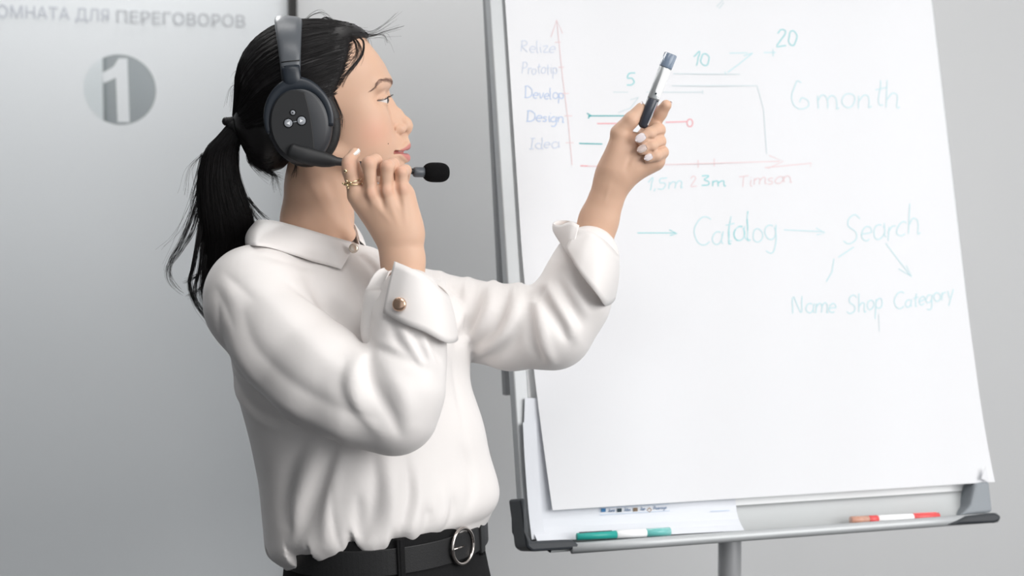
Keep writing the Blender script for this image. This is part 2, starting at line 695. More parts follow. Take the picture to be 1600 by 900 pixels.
def cap_piece(pxs, off, thick, m, name='corner_cap', bev=0.004):
    P = np.array([bpt(*buv(px, py, off), off) for px, py in pxs])
    if np.cross(P[1] - P[0], P[2] - P[1]) @ NB > 0:
        P = P[::-1]
    vv, ff = extrude_poly(P[::-1], -NB, thick)
    ob = mesh(name, vv, ff, m, stand, smooth=False)
    bevel_mod(ob, bev, 2)
    return ob


cap_piece([(813, 779), (821, 778), (823, 830), (830, 846), (894, 843), (913, 857), (832, 862), (823, 855), (819, 822)], 0.060, 0.066, M_plastic)
cap_piece([(1482, 820), (1512, 806), (1556, 801), (1565, 806), (1563, 814), (1555, 817)], 0.064, 0.030, M_plastic)
cap_piece([(1500, 806), (1516, 790), (1525, 755), (1546, 752), (1551, 800)], 0.030, 0.040, M_plastic_g, 'tray_end')

# column, base and castors
cx = W(1140, 880, 2.50)
PX, PY = float(cx[0]), float(cx[1])
rp = 18.0 / FPX * 2.5
zc = float(W(1140, 700, 2.5)[2])
v, f = sweep([(PX, PY, z) for z in np.linspace(0.09, zc, 5)], rp, 28, ref=(0, 1, 0))
mesh('column', v, f, mat('satin aluminium tube', srgb(186, 187, 189), 0.45, metal=0.2), stand)
v, f = box_vf((PX, PY - 0.01, zc - 0.05), [(0.05, 0, 0), (0, 0.035, 0), (0, 0, 0.09)])
mesh('bracket', v, f, M_plastic, stand, smooth=False)
hub_v, hub_f = sweep([(PX, PY, 0.075), (PX, PY, 0.10), (PX, PY, 0.13)], [0.06, 0.055, 0.03], 24, ref=(0, 1, 0))
mesh('hub', hub_v, hub_f, M_plastic, stand)
wheel = None
for k in range(5):
    t = 2 * math.pi * k / 5 + 0.3
    e = np.array([PX + 0.34 * math.cos(t), PY + 0.34 * math.sin(t), 0.07])
    v, f = sweep([(PX, PY, 0.1), tuple((np.array([PX, PY, 0.095]) + e) / 2), tuple(e)], [0.026, 0.022, 0.017], 12)
    mesh('foot', v, f, M_alu_d, stand)
    v, f = sweep([(e[0] - 0.012 * math.sin(t), e[1] + 0.012 * math.cos(t), 0.028), (e[0] + 0.012 * math.sin(t), e[1] - 0.012 * math.cos(t), 0.028)], 0.028, 18)
    mesh('castor', v, f, M_plastic, stand)

# =================================================================== sheets
# big written sheet, hanging from the clamp and lifting a little at its lower edge
uPL = lambda py: buv(np.interp(py, [0, 160, 313, 440, 600, 700, 795], [786, 797, 807, 818, 831, 840, 850]), py)[0]
sheet = []
nv, nu = 80, 80
vtop, vbot = vT - 0.03, -0.3735


def sheet_off(s, t):
    """s 0..1 left-right, t 0..1 top-bottom: stand-off from the board"""
    o = 0.004 + 0.016 * max(0, (t - 0.5) / 0.5) ** 2
    o += 0.0022 * math.sin(9 * s + 2) * max(0, t - 0.1) + 0.0012 * math.sin(23 * s + 4 * t)
    o += 0.006 * max(0, (s + t - 1.85) / 0.15) ** 2
    return o


def sheet_uv(u, v):
    s = (u - (-0.395)) / (0.426 + 0.395)
    t = (vtop - v) / (vtop - vbot)
    return min(max(s, 0), 1), min(max(t, 0), 1)


uPl0 = buv(786, 0)[0]
# left edge follows the photograph's slightly lifting edge
for i in range(nv + 1):
    t = i / nv
    vv_ = vtop + (vbot - vtop) * t
    ul = -0.398 + 0.018 * max(0, (t - 0.55) / 0.45) ** 1.5
    ur = 0.4255 + 0.001 * max(0, (t - 0.85) / 0.15)
    for j in range(nu + 1):
        s = j / nu
        sheet.append(bpt(ul + (ur - ul) * s, vv_, sheet_off(s, t)))
top = np.array(sheet)
bot = top - NB * 0.0006
n1 = (nv + 1) * (nu + 1)
ff = grid_faces(nv + 1, nu + 1) + [tuple(n1 + i for i in q[::-1]) for q in grid_faces(nv + 1, nu + 1)]
edge = [j for j in range(nu + 1)] + [i * (nu + 1) + nu for i in range(1, nv + 1)] + [nv * (nu + 1) + j for j in range(nu - 1, -1, -1)] + [i * (nu + 1) for i in range(nv - 1, 0, -1)]
for a, b in zip(edge, edge[1:] + edge[:1]):
    ff.append((b, a, n1 + a, n1 + b))
paper = mesh('flip_chart_sheet', np.vstack([top, bot]), ff, M_paper, smooth=False)
area_light('added_next_room_fill', tuple(wall_pt(cu + 0.3, 2.6, -0.10)), tuple(wall_pt(cu, 1.3, -0.6)), 0.8, 0.2, 34, (1, 0.98, 0.96))  # lamp added behind the door to brighten what the round window shows
tag(paper, 'large white flip chart sheet with faint handwritten diagrams on the aluminium board', 'paper sheet')
# turned-up corner, bottom right
c0 = [bpt(*buv(px, py, 0.03), 0.03) for px, py in ((1533, 748), (1540, 728), (1545, 752))]
v, f = extrude_poly(np.array(c0), NB, 0.0006)
mesh('turned_corner', v, f, M_paper, paper, smooth=False)

# printed sheet standing in the tray below / behind it
pp = []
PR = [(820, 622), (819, 700), (828, 800), (835, 846)]
la = crom([bpt(*buv(*p, 0.006), 0.006) for p in PR], 12)
rgt = [bpt(*buv(*p, 0.006), 0.006) for p in ((1135, 622), (1140, 700), (1150, 790), (1154, 829))]
rgt = crom(rgt, 12)
G = np.array([[a * (1 - s) + b * s + NB * (0.001 * math.sin(3 * s)) for s in np.linspace(0, 1, 14)] for a, b in zip(la, rgt)])
# lower part follows the curve of the tray
for i in range(12):
    for j in range(14):
        vv_ = float((G[i, j] - B0) @ V)
        k = max(0.0, (-0.390 - vv_) / 0.04)
        G[i, j] += NB * 0.028 * k * k
top = G.reshape(-1, 3)
n1 = len(top)
ff = grid_faces(12, 14) + [tuple(n1 + i for i in q[::-1]) for q in grid_faces(12, 14)]
psh = mesh('printed_sheet', np.vstack([top, top - NB * 0.0004]), ff, M_paper2, smooth=False)
tag(psh, 'white printed sheet with small coloured legend, standing in the tray under the flip chart sheet', 'paper sheet')
la2 = [bpt(*buv(px, py, 0.012), 0.012) for px, py in ((817, 660), (820, 720), (826, 800), (831, 843))]
lb2 = [q + U * 0.022 for q in la2]
v = np.array(crom(la2, 10).tolist() + crom(lb2, 10).tolist())
v = np.vstack([v, v - NB * 0.0005])
f = [(i, i + 1, 11 + i, 10 + i) for i in range(9)] + [(20 + i, 30 + i, 31 + i, 21 + i) for i in range(9)]
o = mesh('loose_sheet', v, f, M_paper2, smooth=False)
tag(o, 'narrow strip of white paper tucked at the left edge of the printed sheet', 'paper sheet')

PO = 0.0105


def bline(pts, w, off, m, parent, name='handwriting', fn=None):
    """flat pen stroke ribbons: list of polylines in pixels projected on the sheet"""
    parts = []
    for pl in pts:
        if len(pl) < 2:
            continue
        Q = []
        for px, py in pl:
            uu, vv_ = buv(px, py, off)
            oo = off
            if fn is not None:
                for _ in range(3):
                    oo = fn(uu, vv_)
                    uu, vv_ = buv(px, py, oo)
            Q.append((uu, vv_, oo))
        Q = np.array(Q)
        T = np.gradient(Q[:, :2], axis=0)
        T /= np.linalg.norm(T, axis=1)[:, None] + 1e-9
        nrm = np.stack([-T[:, 1], T[:, 0]], 1) * w / 2
        a = [bpt(q[0] + n[0], q[1] + n[1], q[2]) for q, n in zip(Q, nrm)]
        b = [bpt(q[0] - n[0], q[1] - n[1], q[2]) for q, n in zip(Q, nrm)]
        k = len(a)
        parts.append((np.array(a + b), [(i, k + i, k + i + 1, i + 1) for i in range(k - 1)]))
    v, f = join_vf(parts)
    o = mesh(name, v, f, m, parent, smooth=False)
    o['kind'] = 'stuff'
    return o


def on_sheet(u, v):
    s, t = sheet_uv(u, v)
    return sheet_off(s, t) + 0.0005


# legend on the printed sheet
leg = [((943, 796), srgb(60, 120, 170)), ((968, 796), srgb(40, 60, 70)), ((993, 795), srgb(130, 110, 90))]
for (px, py), c in leg:
    P = [(px - 3.5, py - 1.5), (px + 3.5, py - 1.8), (px + 3.5, py + 3.8), (px - 3.5, py + 4.2)]
    q = [bpt(*buv(*p, 0.0085), 0.0085) for p in P]
    mesh('legend_mark', np.array(q), [(0, 1, 2, 3)], mat('legend ink', c, 0.7), psh, smooth=False)
M_leg = mat('legend grey ink', srgb(120, 140, 170), 0.7)
M_legbox = mat('legend box ink', srgb(190, 205, 225), 0.7)
dm = [(1015, 793.5), (1018.5, 796.5), (1015, 800), (1011.5, 796.8), (1015, 793.5)]
bline([dm], 0.0012, 0.0085, mat('legend brown ink', srgb(170, 140, 110), 0.7), psh, 'legend_mark')
bline([[(937, 794), (1046, 787.5), (1046.5, 798), (937.5, 804.5), (937, 794)]], 0.0009, 0.0085, M_legbox, psh, 'legend_box')


# ------------------------------------------------------------------ a small single-stroke pen alphabet (x 0..w, y 0..1 = x-height 0.5)
def arc(cx, cy, rx, ry, a0, a1, n=9):
    return [(cx + rx * math.cos(math.radians(a0 + (a1 - a0) * i / n)), cy + ry * math.sin(math.radians(a0 + (a1 - a0) * i / n))) for i in range(n + 1)]


GL = {
    'a': (.5, [arc(.22, .24, .2, .24, 60, 400, 12), [(.42, .48), (.42, .1), (.5, 0)]]),
    'c': (.42, [arc(.24, .24, .22, .25, 50, 310)]),
    'd': (.5, [arc(.22, .24, .2, .24, 60, 400, 12), [(.42, 1), (.42, .1), (.5, 0)]]),
    'e': (.45, [[(.05, .24), (.4, .28)] + arc(.22, .25, .19, .25, 10, 310)]),
    'g': (.5, [arc(.22, .24, .2, .24, 60, 400, 12), [(.42, .48), (.42, -.25), (.3, -.45), (.1, -.38)]]),
    'h': (.5, [[(.06, 1), (.06, 0)], [(.06, .3), (.22, .5), (.38, .42), (.4, 0), (.5, .02)]]),
    'i': (.2, [[(.08, .5), (.08, .05), (.16, 0)], [(.08, .68), (.1, .72)]]),
    'k': (.45, [[(.06, 1), (.06, 0)], [(.38, .5), (.08, .22), (.4, 0)]]),
    'l': (.22, [[(.06, 1), (.06, .1), (.18, 0)]]),
    'm': (.75, [[(.06, .5), (.06, 0)], [(.06, .32), (.2, .5), (.34, .42), (.36, 0)], [(.36, .32), (.5, .5), (.64, .42), (.66, 0), (.74, .03)]]),
    'n': (.5, [[(.06, .5), (.06, 0)], [(.06, .3), (.22, .5), (.38, .42), (.4, 0), (.5, .03)]]),
    'o': (.48, [arc(.23, .25, .2, .25, 90, 450, 12)]),
    'p': (.5, [[(.06, .5), (.06, -.45)], arc(.24, .26, .18, .24, 150, -170, 12)]),
    'r': (.36, [[(.06, .5), (.06, 0)], [(.06, .28), (.18, .48), (.34, .46)]]),
    's': (.4, [[(.34, .44), (.18, .5), (.08, .38), (.3, .18), (.24, .02), (.04, .05)]]),
    't': (.36, [[(.16, .85), (.16, .08), (.28, 0)], [(.02, .55), (.34, .58)]]),
    'v': (.45, [[(.04, .5), (.2, 0), (.4, .5)]]),
    'y': (.45, [[(.05, .5), (.2, .05)], [(.4, .5), (.15, -.42)]]),
    'z': (.42, [[(.04, .48), (.36, .48), (.05, .02), (.4, .02)]]),
    'C': (.75, [arc(.42, .45, .38, .5, 55, 310, 12)]),
    'D': (.7, [[(.1, .95), (.1, 0)], [(.02, .95), (.3, .95), (.6, .7), (.6, .3), (.35, .02), (.02, 0)]]),
    'I': (.4, [[(.18, .95), (.18, 0)], [(.04, .95), (.34, .95)], [(.04, 0), (.34, 0)]]),
    'N': (.75, [[(.06, 0), (.1, .95), (.55, .05), (.62, 1)]]),
    'P': (.6, [[(.1, .95), (.1, 0)], [(.02, .92), (.35, .95), (.5, .72), (.35, .48), (.1, .45)]]),
    'R': (.65, [[(.1, .95), (.1, 0)], [(.02, .92), (.35, .95), (.48, .72), (.32, .5), (.1, .47), (.55, 0)]]),
    'S': (.7, [[(.6, .85), (.4, 1), (.15, .85), (.2, .6), (.5, .4), (.5, .12), (.25, -.02), (.02, .12)]]),
    'T': (.6, [[(.3, .95), (.26, 0)], [(.02, .92), (.6, .98)]]),
    '0': (.55, [arc(.26, .48, .2, .48, 90, 450, 14)]),
    '1': (.35, [[(.02, .65), (.22, .98), (.2, 0)]]),
    '2': (.55, [[(.06, .78), (.2, .98), (.4, .9), (.38, .6), (.06, .03), (.5, .05)]]),
    '3': (.5, [[(.06, .95), (.42, .95), (.2, .58), (.42, .42), (.36, .08), (.04, .05)]]),
    '5': (.55, [[(.48, .98), (.12, .92), (.08, .58), (.35, .55), (.45, .28), (.3, .03), (.04, .05)]]),
    '6': (.7, [[(.35, 1.05), (.2, 1.1), (.05, .7), (.05, .2), (.3, -.02), (.58, .1), (.6, .35), (.4, .45), (.28, .25)]]),
    ',': (.2, [[(.1, .06), (.04, -.12)]]),
}


def word(txt, x0, y0, x1, y1, h, slant=0.05):
    """strokes in pixels: baseline from (x0,y0) to (x1,y1), capital height h"""
    tot = sum(GL[c][0] if c != ' ' else .35 for c in txt)
    out, cx_ = [], 0.0
    for c in txt:
        if c == ' ':
            cx_ += .35
            continue
        w, st = GL[c]
        jy = random.uniform(-.06, .06)
        sc = random.uniform(.9, 1.08)
        rot = random.uniform(-.07, .07)
        for s in st:
            P = crom(s, max(2, 3 * len(s))) if len(s) > 2 else np.array(s, float)
            pl = []
            for gx, gy in P:
                gx, gy = gx * sc + rot * gy + .018 * math.sin(9 * gy + cx_ * 5), gy * sc + .02 * math.sin(8 * gx + 3 * cx_)
                t = (cx_ + gx + slant * gy) / tot
                pl.append((x0 + (x1 - x0) * t, y0 + (y1 - y0) * t - (gy + jy) * h))
            out.append(pl)
        cx_ += w
    return out


INK = {}
for nm_, c_ in (('teal', (140, 206, 210)), ('teal_f', (190, 221, 226)), ('teal_s', (58, 168, 172)), ('blue', (182, 200, 228)), ('blue_f', (202, 211, 226)),
                ('red', (232, 162, 168)), ('red_f', (226, 204, 206)), ('grey', (200, 213, 217))):
    INK[nm_] = mat(nm_.replace('_f', ' faint').replace('_s', ' strong') + ' marker ink', srgb(*c_), 0.8, spec=0.15)


def ink(strokes, c, w=1.9):
    bline(strokes, 0.84 * w / FPX * 2.42, PO, INK[c], paper, 'handwriting', on_sheet)


ink(word('Relize', 812, 80, 868, 82, 19), 'blue_f', 1.5)
ink(word('Prototip', 814, 115, 872, 115, 19), 'blue_f', 1.5)
ink(word('Develop', 819, 153, 882, 155, 18), 'blue', 1.5)
ink(word('Design', 822, 190, 882, 190, 17), 'blue', 1.7)
ink(word('Idea', 826, 232, 874, 231, 19), 'blue_f', 1.8)
ink([[(894, 258), (888, 190), (879, 120), (870, 32)], [(861, 58), (870, 31), (879, 52)], [(867, 66), (876, 66)], [(873, 105), (881, 105)], [(878, 146), (889, 146)], [(882, 181), (894, 181)], [(884, 223), (896, 223)]], 'red_f', 1.6)
ink([[(908, 259), (945, 260)], [(1022, 258), (1045, 257), (1218, 252)], [(1202, 243), (1224, 252), (1200, 263)], [(1091, 250), (1091, 262)], [(1116, 248), (1116, 260)], [(1195, 262), (1268, 255), (1266, 260)]], 'red_f', 1.8)
ink([[(907, 259), (942, 260)], [(933, 193), (985, 193)], [(1040, 191), (1073, 190)], arc(1078, 192, 4.5, 6, 0, 360, 12)], 'red', 2.0)
ink([[(919, 181), (985, 181)], [(917, 177), (923, 180), (919, 185)], [(905, 224), (941, 225)]], 'teal_s', 2.0)
ink([[(958, 144), (1030, 144), (1098, 144)], [(1098, 141), (1098, 147)], [(966, 176), (985, 169), (997, 153)], [(985, 156), (998, 152)]], 'grey', 1.6)
ink([[(1052, 115), (1156, 116)], [(1050, 134), (1183, 134)], [(1183, 134), (1193, 170), (1198, 240)]], 'grey', 1.5)
ink(word('5', 978, 135, 994, 134, 21), 'teal', 2.0)
ink(word('10', 1081, 103, 1112, 101, 21), 'teal', 1.8)
ink(word('20', 1211, 73, 1249, 69, 27), 'teal', 1.9)
ink([[(1140, 83), (1212, 82)], [(1137, 113), (1155, 100), (1176, 83)], [(1162, 87), (1176, 83)], [(1208, 77), (1208, 88)], [(1133, 112), (1134, 117)]], 'teal_f', 1.8)
ink([[(923, 300), (931, 286), (929, 302)], [(922, 304), (936, 303)]], 'teal_s', 1.8)
ink(word('1,5m', 1010, 298, 1066, 294, 20), 'teal_f', 1.9)
ink(word('2', 1078, 292, 1090, 291, 17), 'red_f', 1.8)
ink(word('3m', 1095, 291, 1136, 290, 18), 'teal', 1.9)
ink(word('Timson', 1154, 292, 1238, 284, 20), 'red_f', 1.8)
ink(word('6', 1236, 168, 1268, 168, 40), 'teal_f', 1.8)
ink(word('month', 1276, 172, 1408, 166, 44), 'teal_f', 1.8)
ink([[(996, 364), (1056, 364)], [(1046, 359), (1058, 365), (1047, 368)]], 'teal', 1.6)
ink(word('Catalog', 1082, 383, 1214, 374, 44), 'teal_f', 2.0)
ink(word('Catalog', 1083, 383, 1213, 374, 44)[3:9:2], 'teal', 1.8)
ink([[(1225, 359), (1288, 362)], [(1275, 356), (1289, 364), (1276, 367)]], 'teal_f', 1.6)
ink(word('Search', 1316, 384, 1438, 366, 46), 'teal_f', 1.9)
ink([[(1384, 380), (1402, 404), (1424, 432)], [(1404, 420), (1425, 432), (1416, 415)], [(1334, 386), (1310, 402)], [(1303, 404), (1300, 425), (1291, 440)]], 'teal_f', 1.8)
ink(word('Name', 1237, 490, 1308, 490, 30), 'teal_f', 1.9)
ink(word('Shop', 1322, 490, 1380, 482, 30), 'teal_f', 1.9)
ink(word('Category', 1396, 484, 1490, 466, 26), 'teal_f', 1.9)
ink([[(1373, 490), (1374, 518)], [(1130, 0), (1120, 10), (1124, 13), (1131, 4)]], 'grey', 1.6)
# tiny printed words of the legend
ink_leg = []
for t_, x0, x1 in (('Jane', 950, 961), ('John', 975, 986), ('Joe', 1000, 1008), ('Average', 1021, 1042)):
    GL['J'] = (.45, [[(.35, .95), (.35, .2), (.2, 0), (.03, .12)]])
    GL['A'] = (.65, [[(.02, 0), (.3, .95), (.6, 0)], [(.12, .35), (.5, .35)]])
    yb = 800 - (x0 - 950) * 0.055
    ink_leg += word(t_, x0, yb, x1, yb - (x1 - x0) * 0.055, 5.5)
bline(ink_leg, 0.0008, 0.0086, M_leg, psh, 'legend_text')
bline([[(1110, 799), (1140, 797.5)]], 0.0012, 0.0086, M_legbox, psh, 'fine_print')


# =================================================================== markers in the tray
def marker(name, label, pxa, pxb, rad, cols, parent=None):
    """pens lying in the tray: pxa cap end, pxb other end"""
    t = thing(name, label, 'marker')
    ya, yb = pxa[1], pxb[1]
    off = 0.040
    A = bpt(*buv(*pxa, off), off); Bq = bpt(*buv(*pxb, off), off)
    D = Bq - A
    for nm, s0, s1, r0, r1, m in cols:
        pts = [A + D * s for s in (s0, s0 + 0.004, s1 - 0.004, s1)]
        rr = [rad * r0 * .8, rad * r0, rad * r1, rad * r1 * .85]
        v, f = sweep(pts, rr, 16, ref=V)
        mesh(nm, v, f, m, t)
    return t, A, D


M_teal = mat('teal plastic', srgb(40, 160, 150), 0.35)
M_tealc = mat('clear teal plastic', srgb(120, 205, 200), 0.25, trans=0.3)
M_label = mat('white pen label', srgb(246, 247, 248), 0.45)
M_red = mat('red plastic', srgb(225, 92, 92), 0.35)
M_redc = mat('clear amber plastic', srgb(212, 160, 138), 0.3, trans=0.2)
M_ink = mat('dark pen print', srgb(40, 55, 60), 0.5)
t, A, D = marker('marker_pen', 'teal marker with white label lying in the tray at left', (901, 838.5), (1047, 830.5), 0.0066,
                 [('cap', 0.0, .42, .85, .95, M_teal), ('label_sleeve', .42, .74, 1.0, 1.0, M_label), ('end_plug', .74, 1.0, 1.0, 1.05, M_tealc)])
v, f = box_vf(A + D * 0.2 + V * 0.0058 + NB * 0.001, [D * 0.17, V * 0.0011, NB * 0.0016])
mesh('clip', v, f, M_ink, t, smooth=False)
t, A, D = marker('marker_pen', 'red marker with white label lying in the tray at right', (1467, 806.5), (1329, 813.0), 0.0066,
                 [('cap', 0.0, .30, .9, .95, M_red), ('label_sleeve', .30, .70, 1.0, 1.0, M_label), ('grip', .70, .80, 1.0, 1.0, M_red), ('end_plug', .80, 1.0, 1.0, 1.0, M_redc)])
v, f = box_vf(A + D * 0.16 + V * 0.0060 + NB * 0.001, [D * 0.13, V * 0.0011, NB * 0.0016])
mesh('clip', v, f, M_red, t, smooth=False)

# =================================================================== the person
person = thing('person', 'person in white blouse and black trousers, pointing a marker at the flip chart', 'person')
M_skin = mat('skin', srgb(211, 174, 150), 0.48, spec=0.35, noise=0.03, nscale=25, sss=0.12, bump=0.04, bscale=900)

HF = Frame(500, 150, 2.0)


def head_base(X, Y, Z):
    """head without nose and lips; X = px, Y = py, Z = depth in px (0 = mid-plane of the head)"""
    A = np.abs(Z)
    F = d_ell(X, Y, Z, (492, 132, 0), (100, 84, 78))                       # cranium
    F = smin(F, d_ell(X, Y, Z, (543, 112, 0), (66, 62, 66)), 25)           # forehead
    F = smin(F, d_ell(X, Y, Z, (556, 178, 0), (50, 70, 60)), 25)           # mid face
    F = smin(F, d_ell(X, Y, A, (569, 190, 36), (33, 36, 25)), 22)          # cheekbone
    F = smin(F, d_ell(X, Y, Z, (592, 236, 0), (40, 38, 36)), 22)           # mouth barrel
    F = smin(F, d_ell(X, Y, A, (556, 230, 36), (46, 40, 25)), 26)          # cheek
    F = smin(F, d_cone(X, Y, A, (512, 236, 50), (606, 273, 14), 15, 15), 16)   # jaw
    F = smin(F, d_ell(X, Y, Z, (610, 272, 0), (23, 17, 22)), 14)           # chin
    F = smin(F, d_cone(X, Y, A, (606, 129, 10), (588, 133, 44), 8, 7), 14)  # brow ridge
    return F


# photograph's midline profile (without nose and lips)
prof_y = np.array([60, 80, 88, 100, 112, 122, 130, 143, 155, 175, 195, 212, 218, 226, 236, 246, 258, 266, 275, 284, 292])
prof_x = np.array([566, 585, 592, 600.5, 606.5, 609, 609.5, 606.5, 604, 607, 615, 627, 630.5, 632.5, 631, 632, 632, 633.5, 632, 624, 606])
my = np.arange(40, 300, 2.0)
mx_ = np.arange(520, 660, 1.0)
MX, MY = np.meshgrid(mx_, my, indexing='ij')
FM = head_base(MX, MY, np.zeros_like(MX))
cur = np.array([mx_[np.where(FM[:, j] < 0)[0].max()] if (FM[:, j] < 0).any() else 600 for j in range(len(my))])
tgt = np.interp(my, prof_y, prof_x)
delta = np.where((my < 60) | (my > 290), 0, tgt - cur)
kern = np.hanning(9); kern /= kern.sum()
delta = np.convolve(np.pad(delta, 4, mode='edge'), kern, mode='valid')

hv = Vol((385, 28, -92), (662, 425, 92), 1.7)
X, Y, Z = hv.xyz()
dl = np.interp(Y.ravel(), my, delta, left=0, right=0).astype(np.float32)[None, :, None]
wx = np.clip((X - 535) / 60, 0, 1); wx = wx * wx * (3 - 2 * wx)
wz = np.exp(-(Z / 42.0) ** 2)
hv.F = head_base(X - dl * wx * wz, Y, Z).astype(np.float32)
# eye sockets
for sz in (-1, 1):
    hv.fold([(610, 150, 14 * sz), (607, 153, 22 * sz), (600, 154, 36 * sz), (590, 155, 46 * sz)], -4.5, 11, taper=False)
    hv.fold([(604, 166, 20 * sz), (596, 168, 36 * sz)], -1.0, 7)
# nose
nose = [(603, 148, 0), (609.0, 163, 0), (620.5, 178, 0), (633, 193, 0), (634.5, 197.5, 0)]
hv.chain(nose, [6.0, 6.2, 7.4, 8.8, 10.2], 7)
for sz in (-1, 1):
    hv.cone((604, 160, 5 * sz), (616, 195, 10 * sz), 5, 8, 9)           # side of the nose
    hv.ell((623.0, 202, 13.0 * sz), (10.5, 8.4, 6.6), 3)                # wing
    hv.fold([(622, 190, 16 * sz), (613.5, 197, 18.5 * sz), (613, 206, 18 * sz), (618, 211, 15 * sz)], -3.0, 2.6)
hv.cone((626, 208, 0), (636, 205, 0), 4.5, 5.0, 5)                       # columella
for sz in (-1, 1):
    hv.ell((631.5, 208.6, 9.5 * sz), (5.5, 4.6, 5.0), 1.2, sub=True)       # nostril
# philtrum and lips
hv.cone((630, 214, 0), (633, 223, 0), 6, 7, 7)
for sz in (-1, 1):
    P = crom([(633.8, 228.5, 0), (633.4, 227.3, 4.5 * sz), (628, 231.0, 16 * sz), (616.5, 235.5, 27 * sz)], 12)
    hv.chain(P, np.interp(np.linspace(0, 1, 12), [0, .3, .7, 1], [6.0, 6.0, 4.6, 2.4]), 2.5)
    P = crom([(631.8, 247.2, 0), (631.0, 246.8, 6 * sz), (625, 243.5, 17 * sz), (615.5, 237.5, 27 * sz)], 12)
    hv.chain(P, np.interp(np.linspace(0, 1, 12), [0, .3, .7, 1], [7.4, 7.2, 5.2, 2.2]), 2.5)
# mouth opening (slightly parted)
P = crom([(615.0, 236.6, -30), (624, 237.4, -20), (635, 237.8, -8), (638.5, 238.0, 0), (635, 237.8, 8), (624, 237.4, 20), (615, 236.6, 30)], 21)
for a, b in zip(P[:-1], P[1:]):
    hv.cone(a, b, 2.5, 2.5, 1.5, sub=True)
    hv.cone(a - np.array([6, 0, 0]), b - np.array([6, 0, 0]), 2.7, 2.7, 1.0, sub=True)
hv.fold([(632, 258.5, -9), (634, 258.5, 0), (632, 258.5, 9)], -2.0, 4.5)
for sz in (-1, 1):
    hv.fold([(614, 208, 19 * sz), (608, 222, 25.5 * sz), (609, 234, 28 * sz)], -1.1, 4.0)
    hv.fold([(614, 237, 29 * sz), (610, 240, 32 * sz)], -1.6, 3.5)
# eyes: lids around the ball, cut by an almond
EYE = np.array([593.0, 156.5, 30.0])
ER = 12.2
for sz in (-1, 1):
    hv.ell((EYE[0] - 0.6, EYE[1], EYE[2] * sz), (14.2, 13.4, 15.0), 4.5)
    hv.fold([(604, 146.5, 20 * sz), (603.5, 146, 30 * sz), (595, 148.0, 43 * sz)], -1.2, 2.2)


def almond(Xa, Ya, Za):
    q = (np.abs(Za) - EYE[2]) / 16.5                  # -1 inner .. 1 outer corner
    up = 155.6 + 1.8 * q - 4.6 * np.clip(1 - q * q, 0, None)
    lo = 158.8 + 0.4 * q + 2.2 * np.clip(1 - q * q, 0, None) - 1.8 * np.clip(np.abs(q), 0, 1) ** 2
    d = np.maximum(np.maximum(up - Ya, Ya - lo), (np.abs(q) - 1) * 16.5)
    d = np.maximum(d, (586.5 - Xa))
    return d


hv.apply(almond, (584, 140, -55), (630, 172, -10), lambda F, d: smax(F, -d, 1.2))
hv.apply(almond, (584, 140, 10), (630, 172, 55), lambda F, d: smax(F, -d, 1.2))
for sz in (-1, 1):   # keep flesh behind the ball
    hv.ell((EYE[0] - 3.5, EYE[1], EYE[2] * sz), (11, 11, 11), 0)
# neck
NECK = [(505, 235, 0), (498, 290, 0), (492, 345, 2), (488, 400, 8), (484, 440, 14)]
hv.chain(NECK, [54, 53, 55, 54, 48], 14, sq=((0, 0, 1), 0.96))
hv.cone((470, 235, -40), (540, 365, -30), 16, 12, 12)        # sternomastoid
hv.cone((470, 235, 40), (540, 365, 34), 16, 12, 12)
hv.fold([(512, 282, -58), (528, 318, -54), (538, 348, -46)], -4.5, 8)
hv.fold([(470, 265, -62), (498, 312, -62), (524, 355, -52)], 2.5, 9)
hv.fold([(452, 290, -60), (476, 330, -64), (500, 362, -62)], -3.0, 9)
Vh, Qh = hv.mesh_vf()
Vh = relax(Vh, Qh, 1, 0.4)


def lip_mask(P):
    """0..1: vermilion of the lips in head coordinates"""
    x, y, z = P[:, 0], P[:, 1], np.abs(P[:, 2])
    q = np.clip(z / 28.0, 0, 1)
    up = 222.3 + 11.5 * q ** 1.6 + 1.4 * np.exp(-(z / 3.0) ** 2)
    lo = 254.5 - 16.5 * q ** 2.0
    m = np.clip((y - up) / 1.6, 0, 1) * np.clip((lo - y) / 2.2, 0, 1) * np.clip((x - 612.0) / 2.5, 0, 1) * (z < 31)
    return m


def blush_mask(P):
    return np.exp(-(((P[:, 0] - 583) / 26) ** 2 + ((P[:, 1] - 205) / 24) ** 2)) * (np.abs(P[:, 2]) > 15)


head_lip = lip_mask(Vh)
head_blush = blush_mask(Vh)
BODY_PARTS = [(HF(Vh), Qh, head_lip, head_blush)]

# ---------------------------------------------------------------- eyes
M_eye = bpy.data.materials.new('eye')
M_eye.use_nodes = True
nt = M_eye.node_tree
bs = nt.nodes['Principled BSDF']
bs.inputs['Roughness'].default_value = 0.12
at = nt.nodes.new('ShaderNodeAttribute'); at.attribute_name = 'iris'
rp_ = nt.nodes.new('ShaderNodeValToRGB')
rp_.color_ramp.elements[0].position = 0.0
rp_.color_ramp.elements[0].color = (0.004, 0.003, 0.003, 1)
rp_.color_ramp.elements[1].position = 0.62
rp_.color_ramp.elements[1].color = (0.72, 0.68, 0.66, 1)
e = rp_.color_ramp.elements.new(0.22); e.color = (0.006, 0.004, 0.003, 1)
e = rp_.color_ramp.elements.new(0.27); e.color = (0.045, 0.02, 0.01, 1)
e = rp_.color_ramp.elements.new(0.46); e.color = (0.02, 0.01, 0.006, 1)
e = rp_.color_ramp.elements.new(0.52); e.color = (0.62, 0.58, 0.56, 1)
nt.links.new(at.outputs['Fac'], rp_.inputs['Fac'])
nt.links.new(rp_.outputs['Color'], bs.inputs['Base Color'])
gaze = np.array([0.985, 0.02, -0.08]); gaze /= np.linalg.norm(gaze)
